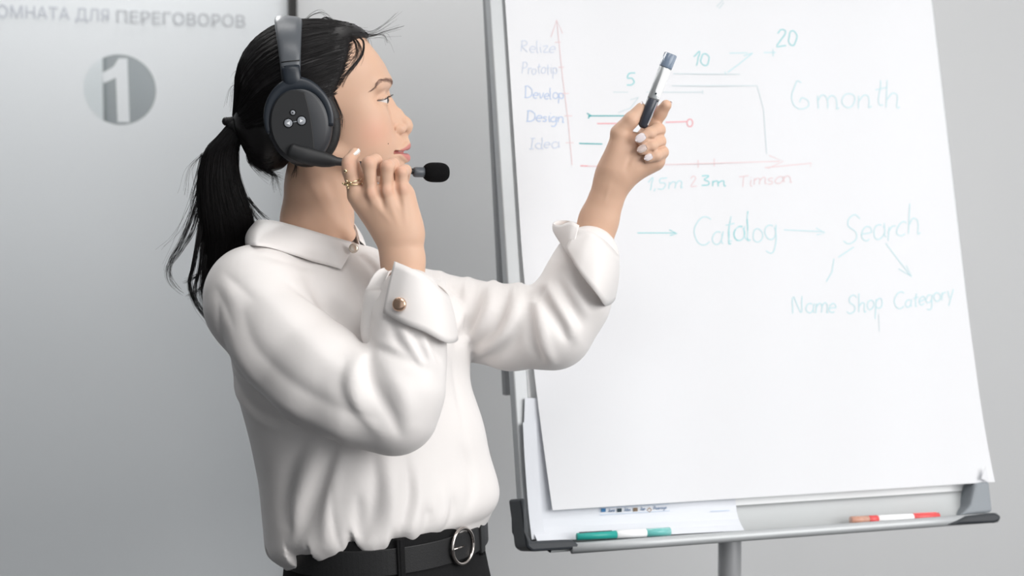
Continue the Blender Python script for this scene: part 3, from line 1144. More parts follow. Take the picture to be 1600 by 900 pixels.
for sz in (-1, 1):
    v, f = ellipsoid_vf((0, 0, 0), np.eye(3) * ER, 40, 28)
    dd = np.degrees(np.arccos(np.clip((v / ER) @ gaze, -1, 1)))
    v = v + (np.clip(1 - dd / 30, 0, 1) ** 1 * 1.2)[:, None] * gaze
    o = mesh('eye', HF(v + EYE * np.array([1, 1, sz])), f, M_eye, person)
    a_ = o.data.attributes.new('iris', 'FLOAT', 'POINT')
    a_.data.foreach_set('value', np.clip(dd / 62.0, 0, 1).astype(np.float32))

M_hair = mat('black hair', srgb(24, 22, 23), 0.42, spec=0.42)
M_lash = mat('dark lashes', srgb(38, 28, 26), 0.6)


def head_hit(px, py, z0=-120, dirz=1):
    """first skin surface point in head coordinates along the depth axis"""
    return hv.hit((px, py, z0), (0, 0, dirz), 0, 120)


def near_surface(p, n_it=6):
    """project a head-space point on the skin along the field gradient"""
    p = np.array(p, float)
    for _ in range(n_it):
        f0 = hv.at(p)
        g = np.array([hv.at(p + d) - hv.at(p - d) for d in np.eye(3) * 1.0]) / 2
        p = p - f0 * g / (g @ g + 1e-6)
    return p, g / (np.linalg.norm(g) + 1e-9)


def strand_vf(P, r0, r1=None, sides=3):
    n = len(P)
    r = np.linspace(r0, r0 * 0.25 if r1 is None else r1, n)
    return sweep(P, r, sides, ref=(0.31, 0.2, 0.93), cap=False)


# brows: short hairs laid on the skin
for sz in (-1, 1):
    parts = []
    cen = crom([(609, 130.5, 9), (607, 128, 20), (599, 127, 33), (589, 130, 44), (575, 142, 54)], 60)
    for i in range(320):
        t = rng.random() ** 0.85
        c = cen[min(59, int(t * 59))] + np.array([0, rng.normal(0, 1.0) * (2.0 - 1.4 * t), 0])
        d = cen[min(59, int(t * 59) + 1)] - cen[max(0, int(t * 59) - 1)]
        d = d / np.linalg.norm(d) + np.array([0, -0.35 * (1 - t) + rng.normal(0, .12), 0])
        L = rng.uniform(4, 7.5)
        pts = []
        for s in np.linspace(0, 1, 4):
            q, g = near_surface((c + d * L * s) * np.array([1, 1, sz]), 4)
            pts.append(q + g * (0.25 + 0.5 * s * (1 - s)))
        parts.append(strand_vf(HF(np.array(pts)), 0.12 / HF.s, 0.05 / HF.s))
    v, f = join_vf(parts)
    o = mesh('eyebrow', v, f, mat('brow hair', srgb(128, 100, 90), 0.8), person)
    o['kind'] = 'stuff'
# lid line and lashes
for sz in (-1, 1):
    parts = []
    Zs = np.linspace(-1, 1, 30)
    edge = []
    for q in Zs:
        zz_ = EYE[2] + 16.0 * q
        up = 155.6 + 1.8 * q - 4.6 * max(0, 1 - q * q)
        # x on the lid surface
        xs = np.linspace(620, 584, 120)
        f_ = hv.at(np.stack([xs, np.full(120, up - 0.9), np.full(120, zz_ * sz)], 1))
        k = np.where(f_ < 0)[0]
        edge.append((xs[k[0]] if len(k) else 590, up + 0.1, zz_ * sz))
    edge = np.array(edge)
    parts.append(sweep(HF(edge), np.interp(Zs, [-1, -.6, 0.4, 1], [.2, .4, .55, .4]) / HF.s, 6))
    for i in range(30):
        t = rng.uniform(0.12, 0.98)
        c = edge[int(t * 29)]
        out = np.array([0.8 - 0.9 * max(0, t - 0.6), 0.0, (t - 0.45) * 0.9 * sz])
        out /= np.linalg.norm(out)
        L = rng.uniform(6, 9.5)
        P = [c + out * L * s + np.array([0, 1.4 * s - 5.0 * s * s, 0]) for s in np.linspace(0, 1, 5)]
        parts.append(strand_vf(HF(np.array(P)), 0.2 / HF.s, 0.06 / HF.s))
    v, f = join_vf(parts)
    o = mesh('eyelashes', v, f, M_lash, person)
    o['kind'] = 'stuff'
# teeth
v, f = ellipsoid_vf((617.5, 234.5, 0), np.diag([12.0, 5.5, 16.0]), 24, 12)
mesh('teeth', HF(v), f, mat('teeth', srgb(240, 232, 224), 0.25), person)
# small mole on the cheek
q = head_hit(603, 223)
v, f = ellipsoid_vf(q, np.diag([0.9, 0.9, 0.6]), 8, 6)
mesh('mole', HF(v), f, M_lash, person)

# =================================================================== hair
hh = Vol((355, 20, -112), (625, 300, 112), 2.0)
X, Y, Z = hh.xyz()
cap = d_ell(X, Y, Z, (478, 136, 0), (108, 103, 90))
cap = smin(cap, d_ell(X, Y, Z, (534, 98, 0), (60, 62, 76)), 20)          # front volume
cap = smin(cap, d_ell(X, Y, Z, (420, 205, 0), (42, 66, 66)), 25)         # nape volume
cap = smin(cap, d_ell(X, Y, Z, (392, 190, 0), (26, 28, 40)), 20)         # gathered towards the tie
# hairline (side view px against py), further forward on the mid-line
hl_y = np.array([20, 50, 62, 78, 97, 108, 129, 145, 165, 185, 205, 225, 245, 262, 285])
hl_x = np.array([572, 560, 547, 545, 541, 537, 529, 520, 522, 520, 500, 470, 452, 440, 428])
hx = np.interp(Y.ravel(), hl_y, hl_x).astype(np.float32)[None, :, None]
mid = np.clip(1 - (np.abs(Z) / 52.0) ** 2, 0, 1) * np.interp(Y.ravel(), [20, 45, 60, 90, 110], [16, 30, 27, 20, 10]).astype(np.float32)[None, :, None]
cut = (X - hx - mid) * 0.85
hh.F = smax(cap, cut, 7).astype(np.float32)
hh.apply(lambda x, y, z: (y - (268 - 0.10 * np.clip(x - 420, -40, 60))), (350, 200, -115), (640, 305, 115), lambda F, d: smax(F, d, 8))
# gentle combed grooves
for k in range(26):
    t = k / 25
    a = np.array([np.interp(t, [0, .35, 1], [572, 545, 500]), np.interp(t, [0, .35, 1], [45, 75, 215]), 0])
    hh_mid = (a + np.array([385, 195, 0])) / 2 + np.array([0, -22 * (1 - t), 0])
    P = []
    for s in np.linspace(0, 1, 9):
        q = (1 - s) ** 2 * a + 2 * s * (1 - s) * hh_mid + s * s * np.array([385, 195, 0])
        P.append(hh.hit((q[0], q[1], -118), (0, 0, 1), 0, 118, 120))
    hh.fold(P, rng.uniform(-2.2, 1.6), rng.uniform(2.0, 4.0))
Vc, Qc = hh.mesh_vf()
hair = np_mesh('hair', HF(Vc), Qc, M_hair, person)

HC = np.array([478.0, 150.0, 0.0])
TIE = np.array([374.0, 196.0, 0.0])


def cap_radius(dirs):
    """distance from HC to the outside of the cap along unit directions"""
    t = np.linspace(40, 170, 66)
    P = HC + dirs[:, None, :] * t[None, :, None]
    f = hh.at(P)
    ins = f < 0
    k = np.where(ins.any(1), ins.shape[1] - 1 - np.argmax(ins[:, ::-1], 1), 20)
    return t[k]


def cap_strand(start, n=13, lift=0.6, wob=1.2, end=None):
    a = (np.asarray(start, float) - HC); a /= np.linalg.norm(a)
    e = TIE if end is None else end
    b = (e - HC); b /= np.linalg.norm(b)
    om = math.acos(np.clip(a @ b, -1, 1)) + 1e-6
    s = np.linspace(0, 1, n)
    D = (np.sin((1 - s) * om)[:, None] * a + np.sin(s * om)[:, None] * b) / math.sin(om)
    r = cap_radius(D) + lift
    kk = np.array([.25, .5, .25])
    r[1:-1] = np.convolve(r, kk, 'valid')
    w = wob * np.sin(np.pi * s) * np.sin(rng.uniform(0, 6) + s * rng.uniform(2, 6))
    return HC + D * (r + np.abs(w) * 0.6)[:, None] + np.array([0, 1, 0]) * w[:, None]


parts = []
for i in range(2600):
    side = -1 if rng.random() < 0.72 else 1
    u_ = rng.random()
    if u_ < 0.62:       # along the hairline
        y = rng.uniform(45, 150)
        z = side * rng.uniform(6, 82)
        x = np.interp(y, hl_y, hl_x) + np.clip(1 - (abs(z) / 52) ** 2, 0, 1) * np.interp(y, [20, 45, 60, 90, 110], [16, 30, 27, 20, 10]) - rng.uniform(0, 6)
        if y > 80:
            z = side * 78
    elif u_ < 0.85:     # under the ear and at the nape
        y = rng.uniform(200, 266)
        x = np.interp(y, hl_y, hl_x) - rng.uniform(0, 30)
        z = side * rng.uniform(30, 70)
    else:
        x = rng.uniform(420, 560); y = rng.uniform(40, 60); z = side * rng.uniform(0, 40)
    P = cap_strand((x, y, z), lift=rng.uniform(0.1, 1.6), wob=rng.uniform(0, 1.4))
    parts.append(strand_vf(HF(P), rng.uniform(0.22, 0.5) / HF.s, 0.2 / HF.s))
v, f = join_vf(parts)
o = mesh('hair_strands', v, f, M_hair, hair)
o['kind'] = 'stuff'

# tie
th = np.linspace(0, 2 * math.pi, 60)
tax = np.array([-0.62, 0.78, 0.0])
tb = np.array([0.78, 0.62, 0.0])
rt = 15.5 + 1.0 * np.sin(9 * th)
P = np.array([np.array([373, 199, 0]) + tb * r * math.cos(t) + np.array([0, 0, 1]) * r * math.sin(t) + tax * 1.2 * math.sin(11 * t) for t, r in zip(th, rt)])
v, f = sweep(HF(P), 7.6 / HF.s, 10, ref=HF.ey * 0 + (HF(tax[None])[0] - HF(np.zeros((1, 3)))[0]), cap=False)
mesh('hair_tie', v, f, mat('black hair tie', srgb(18, 18, 19), 0.8), hair)
v, f = ellipsoid_vf((355, 189, -4), np.diag([6.5, 7.0, 7.0]), 16, 10)
mesh('hair_tie', HF(v), f, M_hair, hair)

# ponytail: core and strands. rows: py, left, right, depth of the centre line (px), half depth
rows = np.array([
    [190, 360, 388, 0, 15], [212, 341, 382, 3, 21], [234, 321, 371, 8, 26], [277, 309, 373, 14, 31], [319, 306, 385, 20, 33],
    [349, 307, 392, 24, 32], [382, 309, 392, 30, 28], [424, 312, 366, 34, 22], [467, 318, 346, 36, 14], [510, 327, 334, 36, 5]])
TT = np.linspace(0, 1, 60)
RR = crom(rows, 60)


def tail_pt(t, a, b):
    """a: -1..1 across, b: -1..1 in depth"""
    r = np.array([np.interp(t, TT, RR[:, k]) for k in range(5)])
    return np.array([(r[1] + r[2]) / 2 + a * (r[2] - r[1]) / 2, r[0], r[3] + b * r[4]])


nA = 26
core = []
for t in np.linspace(0, 1, 60):
    for k in range(nA):
        an = 2 * math.pi * k / nA
        rr_ = 0.86 + 0.07 * math.sin(5 * an + 7 * t) + 0.05 * math.sin(11 * an - 9 * t)
        core.append(tail_pt(t, rr_ * math.cos(an), rr_ * math.sin(an)))
fc = grid_faces(60, nA, close_v=True) + [tuple(range(nA)), tuple(59 * nA + k for k in range(nA - 1, -1, -1))]
tail = mesh('ponytail', HF(np.array(core)), fc, M_hair, hair)
parts = []
for i in range(2600):
    an = rng.uniform(0, 2 * math.pi)
    r0 = math.sqrt(rng.random()) * 0.5 + 0.5
    an2 = an + rng.normal(0, 0.25)
    tend = rng.uniform(0.55, 1.0)
    ph = rng.uniform(0, 6); am = rng.uniform(0, 0.08)
    P = []
    for s in np.linspace(0, 1, 16):
        t = s * tend
        aa = an + (an2 - an) * s
        rr_ = (r0 + am * math.sin(ph + 7 * s)) * 1.0 + 0.03 * s
        q = tail_pt(t, rr_ * math.cos(aa), rr_ * math.sin(aa))
        P.append(q)
    parts.append(strand_vf(HF(np.array(P)), rng.uniform(0.25, 0.5) / HF.s, 0.15 / HF.s))
# loose locks swinging out on the left and under the tail
locks = [
    ([(312, 290, 10), (300, 330, 8), (283, 372, 6), (266, 400, 4), (259, 425, 2), (268, 447, 0), (287, 464, 2)], 26, 4.0),
    ([(308, 330, 10), (296, 365, 8), (276, 395, 6), (262, 412, 4), (262, 432, 2), (280, 458, 4)], 16, 3.5),
    ([(310, 350, 12), (303, 390, 8), (296, 420, 6), (291, 445, 6), (300, 475, 8), (318, 500, 10), (329, 516, 12)], 60, 4.0),
    ([(312, 380, 14), (306, 425, 10), (300, 450, 8), (302, 475, 8), (322, 505, 12)], 40, 3.5),
    ([(316, 400, 12), (312, 430, 8), (309, 460, 8), (316, 490, 8), (328, 514, 10)], 50, 4.0),
    ([(314, 410, 12), (305, 428, 8), (294, 436, 6), (282, 440, 5)], 22, 2.5),
    ([(318, 420, 12), (310, 448, 8), (298, 458, 6), (284, 466, 4)], 22, 2.5),
    ([(320, 440, 14), (318, 470, 10), (324, 500, 10), (331, 520, 10)], 40, 4.0),
    ([(384, 310, 18), (396, 325, 12), (410, 338, 4), (424, 347, -6)], 22, 3.0),
    ([(388, 325, 18), (398, 340, 12), (412, 352, 6)], 18, 3.0),
    ([(371, 230, 8), (372, 270, 10), (384, 310, 14), (404, 338, 6)], 16, 3.0),
    ([(318, 240, 6), (306, 280, 6), (298, 310, 4), (300, 335, 4)], 14, 3.5),
]
for P, n_, spread in locks:
    C = crom(P, 18)
    for i in range(n_):
        o1 = rng.normal(0, spread * 0.5, 3); o2 = rng.normal(0, spread, 3)
        s = np.linspace(0, 1, 18)[:, None]
        cut_ = int(rng.uniform(12, 18.99))
        Q = C + o1 * (1 - s) + o2 * s * 0.9 + np.sin(s * rng.uniform(2, 7) + rng.uniform(0, 6)) * rng.normal(0, 0.8, 3)
        parts.append(strand_vf(HF(Q[:cut_]), rng.uniform(0.25, 0.5) / HF.s, 0.1 / HF.s))
v, f = join_vf(parts)
o = mesh('hair_strands', v, f, M_hair, tail)
o['kind'] = 'stuff'

# fly-away hairs and the little fringe
parts = []


def fly(P, n_, spread, r=0.28, endspread=2.0, lay=False):
    C = crom(P, 16)
    for i in range(n_):
        s = np.linspace(0, 1, 16)[:, None]
        Q = C + rng.normal(0, spread * 0.4, 3) * (1 - s) + rng.normal(0, spread * endspread, 3) * s ** 1.4 + np.sin(s * rng.uniform(3, 9) + rng.uniform(0, 6)) * rng.normal(0, 0.7, 3) * s
        if lay:
            Q = np.array([(lambda h_: np.array([h_[0], h_[1], min(q[2], h_[2] - rng.uniform(0.5, 1.6))]))(head_hit(q[0], q[1])) if hv.at(np.array([q[0], q[1], -8.0])) < 0 else q for q in Q])
        parts.append(strand_vf(HF(Q), r * rng.uniform(0.8, 1.3) / HF.s, 0.1 / HF.s))


fly([(545, 48, -12), (575, 53, -8), (598, 44, -6), (622, 26, -4)], 9, 2.5)
fly([(550, 50, -10), (578, 58, -8), (600, 52, -4), (630, 44, 0)], 9, 2.5)
fly([(555, 52, -14), (580, 57, -12), (600, 58, -8), (606, 72, -6)], 9, 2.0)
fly([(552, 52, -22), (566, 56, -28), (574, 62, -26), (574, 78, -24)], 10, 1.6)
fly([(552, 56, -30), (567, 66, -34), (566, 84, -40), (558, 97, -48), (540, 118, -62), (530, 135, -66)], 30, 1.6, 0.34, 1.2, True)
fly([(548, 60, -38), (556, 72, -44), (556, 90, -48), (546, 108, -58)], 18, 2.2, 0.26, 2.0, True)
fly([(550, 58, -34), (560, 70, -38), (562, 86, -42), (552, 100, -52)], 14, 2.0, 0.26, 2.0, True)
fly([(480, 34, -10), (490, 26, -8), (505, 22, -4), (518, 32, 0)], 8, 2.0)
fly([(500, 34, -6), (512, 30, -6), (528, 38, -4), (540, 44, 0)], 16, 2.5)
fly([(520, 38, -6), (535, 42, -6), (556, 50, -4), (574, 56, 0)], 24, 2.5)
fly([(392, 120, -10), (376, 130, -10), (366, 140, -6), (362, 165, -4)], 10, 3.0, 0.24)
fly([(400, 90, -10), (384, 105, -8), (374, 122, -6)], 12, 3.0, 0.24)
fly([(430, 60, -10), (408, 72, -8), (388, 96, -6)], 12, 2.5, 0.24)
fly([(398, 238, -20), (404, 256, -24), (420, 268, -30), (436, 274, -36)], 40, 2.0, 0.4)
fly([(390, 222, -10), (386, 245, -14), (400, 262, -20), (418, 272, -26)], 20, 2.2, 0.3)
fly([(420, 262, -36), (428, 272, -40), (432, 290, -44)], 22, 2.6, 0.28)
fly([(458, 240, -58), (462, 255, -58), (458, 272, -58)], 22, 1.5, 0.35)
fly([(520, 150, -72), (526, 165, -68), (530, 182, -66), (526, 196, -66)], 34, 2.0, 0.24, 2.0, True)
fly([(382, 215, 0), (384, 232, 2), (396, 252, 0), (412, 268, -8)], 12, 2.5, 0.22)
fly([(322, 235, 4), (300, 260, 2), (296, 300, 0)], 10, 5, 0.2)
fly([(306, 300, 4), (280, 360, 2), (262, 390, 0)], 8, 6, 0.2)
for i in range(420):
    y = rng.uniform(60, 150)
    x = np.interp(y, hl_y, hl_x) + rng.normal(-4, 3)
    P0 = np.array([x, y]); L_ = rng.uniform(8, 18)
    d_ = np.array([-0.85, 0.35]) + rng.normal(0, .15, 2)
    Q = []
    for s_ in np.linspace(0, 1, 6):
        p_ = P0 + np.array([7, -3]) + d_ * L_ * s_
        h_ = head_hit(p_[0], p_[1])
        c_ = hh.hit((p_[0], p_[1], -118), (0, 0, 1), 0, 118, 120)
        zt = h_[2] if hh.at(c_) > 0.5 else min(h_[2], c_[2])
        Q.append((p_[0], p_[1], zt - 0.5))
    parts.append(strand_vf(HF(np.array(Q)), 0.16 / HF.s, 0.4 / HF.s))
v, f = join_vf(parts)
o = mesh('loose_hairs', v, f, M_hair, hair)
o['kind'] = 'stuff'

# =================================================================== headset
headset = thing('headset', 'black wireless headset with boom microphone worn over the dark hair', 'headset')
M_hs = mat('dark grey plastic', srgb(84, 88, 93), 0.36, spec=0.5)
M_hs2 = mat('blue-black plastic', srgb(36, 42, 50), 0.34, spec=0.5)
M_hs3 = mat('dark cup plastic', srgb(50, 52, 56), 0.4)
M_hsf = mat('charcoal faceplate', srgb(34, 35, 37), 0.5)
M_cush = mat('black leatherette', srgb(20, 20, 21), 0.55, bump=0.2, bscale=400)
M_btn = mat('grey button', srgb(150, 154, 160), 0.6, spec=0.3)
M_foam = mat('black foam', srgb(22, 22, 23), 0.95, spec=0.1, bump=0.9, bscale=1200)

# headband: a strip swept over the head in the depth direction
bw = []
NB_ = 41
for i in range(NB_):
    a = math.pi * i / (NB_ - 1)                     # 0 near cup .. pi far cup
    side = -math.cos(a)
    h_ = math.sin(a)
    zc_ = side * 97
    yc = 128 - 93 * h_ ** 0.72
    xc = 457.5 - 3.5 * h_
    lean = 0.0
    w_ = 14 + 7.5 * h_ ** 1.0
    th_ = 4.5 + 3.5 * h_ ** 0.5
    tx = np.array([1.0, 0.06, 0])
    nrm = np.array([0, -h_ ** 0.8, side]); nrm /= np.linalg.norm(nrm)
    sec = []
    for k in range(20):
        t = 2 * math.pi * k / 20
        ca, sa = math.cos(t), math.sin(t)
        sec.append(np.array([xc, yc, zc_]) + tx * w_ * np.sign(ca) * abs(ca) ** 0.6 + nrm * th_ * np.sign(sa) * abs(sa) ** 0.75)
    bw.append(sec)
v = np.array(bw).reshape(-1, 3)
f = grid_faces(NB_, 20, close_v=True) + [tuple(range(19, -1, -1)), tuple((NB_ - 1) * 20 + k for k in range(20))]
mesh('headband', HF(v), f, M_hs, headset)


def lathe_ell(cx, cy, cz, prof, seg=48, ax=(1.0, 0.0), tilt=0.0, sq=1.0):
    """rings of ellipses in the px/py plane: prof rows (depth, rx, ry)"""
    out = []
    for z, rx, ry in prof:
        for k in range(seg):
            t = 2 * math.pi * k / seg
            x, y = rx * math.cos(t), ry * math.sin(t)
            out.append((cx + x * math.cos(tilt) - y * math.sin(tilt) - sq * (z) * 0.0, cy + x * math.sin(tilt) + y * math.cos(tilt), cz + z))
    n = len(prof)
    ff = grid_faces(n, seg, close_v=True) + [tuple(range(seg)), tuple((n - 1) * seg + k for k in range(seg - 1, -1, -1))]
    return np.array(out), ff


TL = math.radians(-8)
for sd in (-1, 1):
    cup_root = None
    cz_ = 88 * sd
    # slider and yoke
    S = []
    for t in np.linspace(0, 1, 8):
        S.append((457 + 4 * t, 106 + 34 * t, sd * (99 + 4 * math.sin(t * 3.0))))
    v, f = sweep(HF(np.array(S)), 13.0 / HF.s, 16, ref=HF.ex, flat=0.36)
    # sweep's first axis is across ref: swap so the strip lies flat against the head
    v, f = sweep(HF(np.array(S)), 13.6 / HF.s, 16, ref=HF.ey, flat=0.36)
    mesh('slider', HF(np.array(S)) * 0 + 0 if False else v, f, M_hs2, headset)
    v, f = sweep(HF(np.array([(444, 100.5, sd * 100.5), (457, 98.8, sd * 101.5), (471, 97.5, sd * 100.5)])), 0.9 / HF.s, 6)
    mesh('seam', v, f, M_cush, headset)
    v, f = sweep(HF(np.array([(446, 125.5, sd * 104.5), (459, 124, sd * 106), (473, 122.5, sd * 104)])), 0.7 / HF.s, 6)
    mesh('seam', v, f, M_cush, headset)
    # yoke: arc hugging the top and front of the cup
    yk = []
    for a in np.linspace(-200, 8, 40):
        yk.append((468 + 47 * math.cos(math.radians(a)), 187 + 56 * math.sin(math.radians(a)) * 0.98, sd * 101))
    yk = np.array(yk)
    rad_y = np.interp(np.linspace(-200, 8, 40), [-200, -170, -130, -95, -50, 8], [3.0, 5.5, 8.5, 12.0, 6.8, 5.2])
    v, f = sweep(HF(yk), rad_y / HF.s, 12, ref=HF.ey, flat=0.5)
    mesh('yoke', v, f, M_hs2, headset)
    # cup body
    prof = [(-sd * 4, 44, 56), (sd * 2, 48.5, 60.5), (sd * 8, 49, 61), (sd * 13, 46, 58), (sd * 16, 41, 53), (sd * 17.5, 38, 50), (sd * 17.5, 10, 14)]
    v, f = lathe_ell(469, 191, cz_, prof, tilt=TL)
    if sd > 0:
        f = [q[::-1] for q in f]
    cup = mesh('ear_cup', HF(v), f, M_hs3, headset)
    # face plate (dark) with a straight step on its front side
    pl = []
    for k in range(40):
        t = 2 * math.pi * k / 40
        x, y = 40 * math.cos(t), 52 * math.sin(t)
        x = min(x, 20.5 + 4 * abs(y / 52) ** 2 * -1)
        X_ = 467 + x * math.cos(TL) - y * math.sin(TL); Y_ = 193 + x * math.sin(TL) + y * math.cos(TL)
        pl.append((X_, Y_, cz_ + sd * 17.0))
    P = HF(np.array(pl))
    v, f = extrude_poly(P if sd > 0 else P[::-1], HF.ey * sd, 3.2 / HF.s)
    o = mesh('face_plate', v, f, M_hsf, cup, smooth=False)
    bevel_mod(o, 0.0012, 3)
    # cushion ring, slightly larger and closer to the head
    ck = []
    for k in range(48):
        t = 2 * math.pi * k / 48
        x, y = 44 * math.cos(t), 56 * math.sin(t)
        ck.append((476 + x * math.cos(TL) - y * math.sin(TL), 191 + x * math.sin(TL) + y * math.cos(TL), sd * 77))
    ck.append(ck[0])
    v, f = sweep(HF(np.array(ck)), 10.5 / HF.s, 12, ref=HF.ey, cap=False, flat=0.8)
    mesh('ear_cushion', v, f, M_cush, cup)
    if sd < 0:
        for bx, by, br in ((459.5, 174.5, 3.4), (452.5, 190.0, 6.0), (472.0, 186.5, 6.2)):
            v, f = lathe_ell(bx, by, cz_ - 20.0, [(0.0, br + 1.6, br + 1.6), (-0.5, br + 1.4, br + 1.4)])
            mesh('button_rim', HF(v), f, M_cush, cup)
            v, f = lathe_ell(bx, by, cz_ - 20.5, [(0.5, br, br), (-1.2, br, br), (-1.8, br * .85, br * .85), (-1.9, br * .3, br * .3)], 24)
            mesh('button', HF(v), f, M_btn, cup)
        v, f = sweep(HF(np.array([(459, 188.6, cz_ - 20.4), (465, 187.6, cz_ - 20.4)])), 0.7 / HF.s, 6)
        mesh('button_rim', v, f, M_btn, cup)
        for bx, by, s_ in ((452.5, 190.0, -1), (472.0, 186.5, 1)):
            tri = HF(np.array([(bx - 2.2 * s_, by - 2.6, cz_ - 22.7), (bx + 2.8 * s_, by, cz_ - 22.7), (bx - 2.2 * s_, by + 2.6, cz_ - 22.7)]))
            mesh('button_mark', tri, [(0, 1, 2)], mat('white mark', srgb(240, 242, 245), 0.5), cup, smooth=False)
# boom arm: a fat lever at the cup thinning to a rod
CZ = -112
C = crom([(452, 228, CZ), (470, 236, CZ - 1), (498, 243, CZ + 1), (518, 246.5, CZ + 4), (536, 249, CZ + 10)], 40)
rr_ = np.interp(np.linspace(0, 1, 40), [0, .04, .3, .55, .70, .82, 1], [5, 10.5, 13.2, 11.8, 9.8, 6.6, 5.6])
v, f = sweep(HF(C), rr_ / HF.s, 18, ref=HF.ey, flat=0.55)
boom = mesh('boom_lever', v, f, M_hsf, headset)
Cr = crom([(530, 248.2, CZ + 8), (560, 252.5, CZ + 20), (600, 259.0, CZ + 40), (644, 266.5, CZ + 62)], 30)
v, f = sweep(HF(Cr), 4.6 / HF.s, 12)
mesh('boom_rod', v, f, M_cush, headset)
e0, e1 = np.array(Cr[-1]), np.array(Cr[-1]) - np.array(Cr[-4])
e1 /= np.linalg.norm(e1)
e1 = np.array([0.97, 0.03, 0.22]); e1 /= np.linalg.norm(e1)
M0 = np.array([641, 267, CZ + 60.5])
v, f = sweep(HF(np.array([M0, M0 + e1 * 1.5, M0 + e1 * 4, M0 + e1 * 24])), np.array([5.5, 7.2, 8.0, 8.0]) / HF.s, 20)
mesh('mic_collar', v, f, M_hs, headset)
fp = np.linspace(0, 1, 20)
fr = 15.2 * np.clip(1 - np.abs(2 * fp - 1) ** 3.2, 0, 1) ** 0.42 + 0.3
v, f = sweep(HF(np.array([M0 + e1 * (15.5 + 43.5 * t) for t in fp])), fr / HF.s, 28)
mesh('mic_foam', v, f, M_foam, headset)

# =================================================================== hands
M_nail = mat('pale nail polish', srgb(232, 222, 224), 0.18, coat=0.6)
M_nail_g = mat('glitter nail polish', srgb(214, 196, 190), 0.25, metal=0.3, noise=0.35, nscale=900, bump=0.5, bscale=1500)
M_nail_w = mat('white nail edge', srgb(244, 240, 236), 0.2, coat=0.5)


def nail(frame, c, along, normal, hl, hw, m, curve=0.35):
    """curved almond plate: c centre, along = towards the tip, normal = outwards (all in frame px units)"""
    c = np.asarray(c, float)
    a = np.asarray(along, float); a /= np.linalg.norm(a)
    n = np.asarray(normal, float); n = n - (n @ a) * a; n /= np.linalg.norm(n)
    s = np.cross(a, n)
    out = []
    R_, S_ = 12, 11
    for lay in (0.0, -0.9):
        for i in range(R_ + 1):
            t = -1 + 2 * i / R_
            w = hw * (1 - max(0, t) ** 2.6 * 0.75) * (1 - max(0, -t) ** 4 * 0.5)
            for j in range(S_ + 1):
                q = -1 + 2 * j / S_
                z = -curve * hw * q * q - 0.06 * hl * t * t + lay
                out.append(c + a * hl * t + s * w * q + n * z)
    n1 = (R_ + 1) * (S_ + 1)
    f = grid_faces(R_ + 1, S_ + 1) + [tuple(n1 + k for k in q[::-1]) for q in grid_faces(R_ + 1, S_ + 1)]
    eg = list(range(S_ + 1)) + [i * (S_ + 1) + S_ for i in range(1, R_ + 1)] + [R_ * (S_ + 1) + j for j in range(S_ - 1, -1, -1)] + [i * (S_ + 1) for i in range(R_ - 1, 0, -1)]
    for p, q in zip(eg, eg[1:] + eg[:1]):
        f.append((p, q, n1 + q, n1 + p))
    return mesh('fingernail', frame(np.array(out)), f, m, person)


# ---- near (right) hand: back of the hand to the viewer, fingers closed over the microphone boom
RH = Frame(610, 320, 1.868)
rv = Vol((515, 215, -60), (690, 520, 75), 1.35)
# forearm and wrist
rv.chain([(633, 520, 14), (630, 450, 6), (629, 405, 2)], [38, 33, 30.5], 10, sq=((0, 0, 1), 0.74))
rv.cone((629, 405, 2), (622, 360, 0), 30.5, 33, 22, sq=((0, 0, 1), 0.72))
rv.cone((622, 360, 0), (606, 325, 0), 33, 36, 20, sq=((0, 0, 1), 0.55))
mcp = {'i': (557, 306, 0), 'm': (579, 303, -10), 'r': (604, 299, -12), 'p': (628, 296, -6)}
for k, w0 in (('i', (612, 368, 2)), ('m', (620, 368, -3)), ('r', (628, 368, -4)), ('p', (638, 368, 0))):
    rv.cone(w0, mcp[k], 17, 13.5, 12)
rv.cone((642, 365, 4), (634, 305, 4), 18, 14, 14)      # outer edge of the hand
rv.cone((600, 360, 8), (566, 318, 10), 18, 14, 14)     # web towards the thumb
# index, reaching up to the boom
rv.chain([mcp['i'], (547.5, 268, -4), (546.5, 254, 2), (554.5, 240, 10)], [12.6, 11.2, 10.8, 8.8], 5)
rv.ell((547, 261, -5), (10.8, 10, 10.5), 5)
# the other three, bent at the middle joint and going away over the boom
rv.chain([mcp['m'], (577.5, 257, -16), (587, 251.5, 6), (592, 266, 24)], [12.2, 11.6, 10.6, 9.5], 3)
rv.chain([mcp['r'], (605.5, 262, -17), (614, 257, 6), (618, 272, 24)], [11.8, 11.0, 10.2, 9.2], 3)
rv.chain([mcp['p'], (627, 270, -10), (634, 266, 8), (632, 280, 24)], [11.0, 9.8, 9.0, 8.4], 3)
# thumb behind
rv.chain([(600, 352, 16), (572, 312, 30), (558, 280, 34), (553, 256, 24)], [20, 15, 12, 10], 8)
# knuckles and valleys between them
for k in 'mrp':
    q = mcp[k]
    rv.ell((q[0], q[1] - 1, q[2] - 8), (8.5, 9, 7), 6)
for a, b in ((567, 300), (592, 300), (617, 296)):
    rv.fold([(a, b - 30, -16), (a + 1, b - 8, -20), (a + 3, b + 6, -20), (a + 8, b + 24, -22)], -4.2, 4.6)
rv.fold([(568, 258, -12), (568, 290, -12)], -2.0, 3.5)
# tendons
for k, e in (('m', (612, 350)), ('r', (622, 352)), ('p', (634, 350))):
    q = mcp[k]
    rv.fold([(q[0] + 2, q[1] + 10, q[2] - 14), (e[0], e[1], -24)], 0.8, 4)
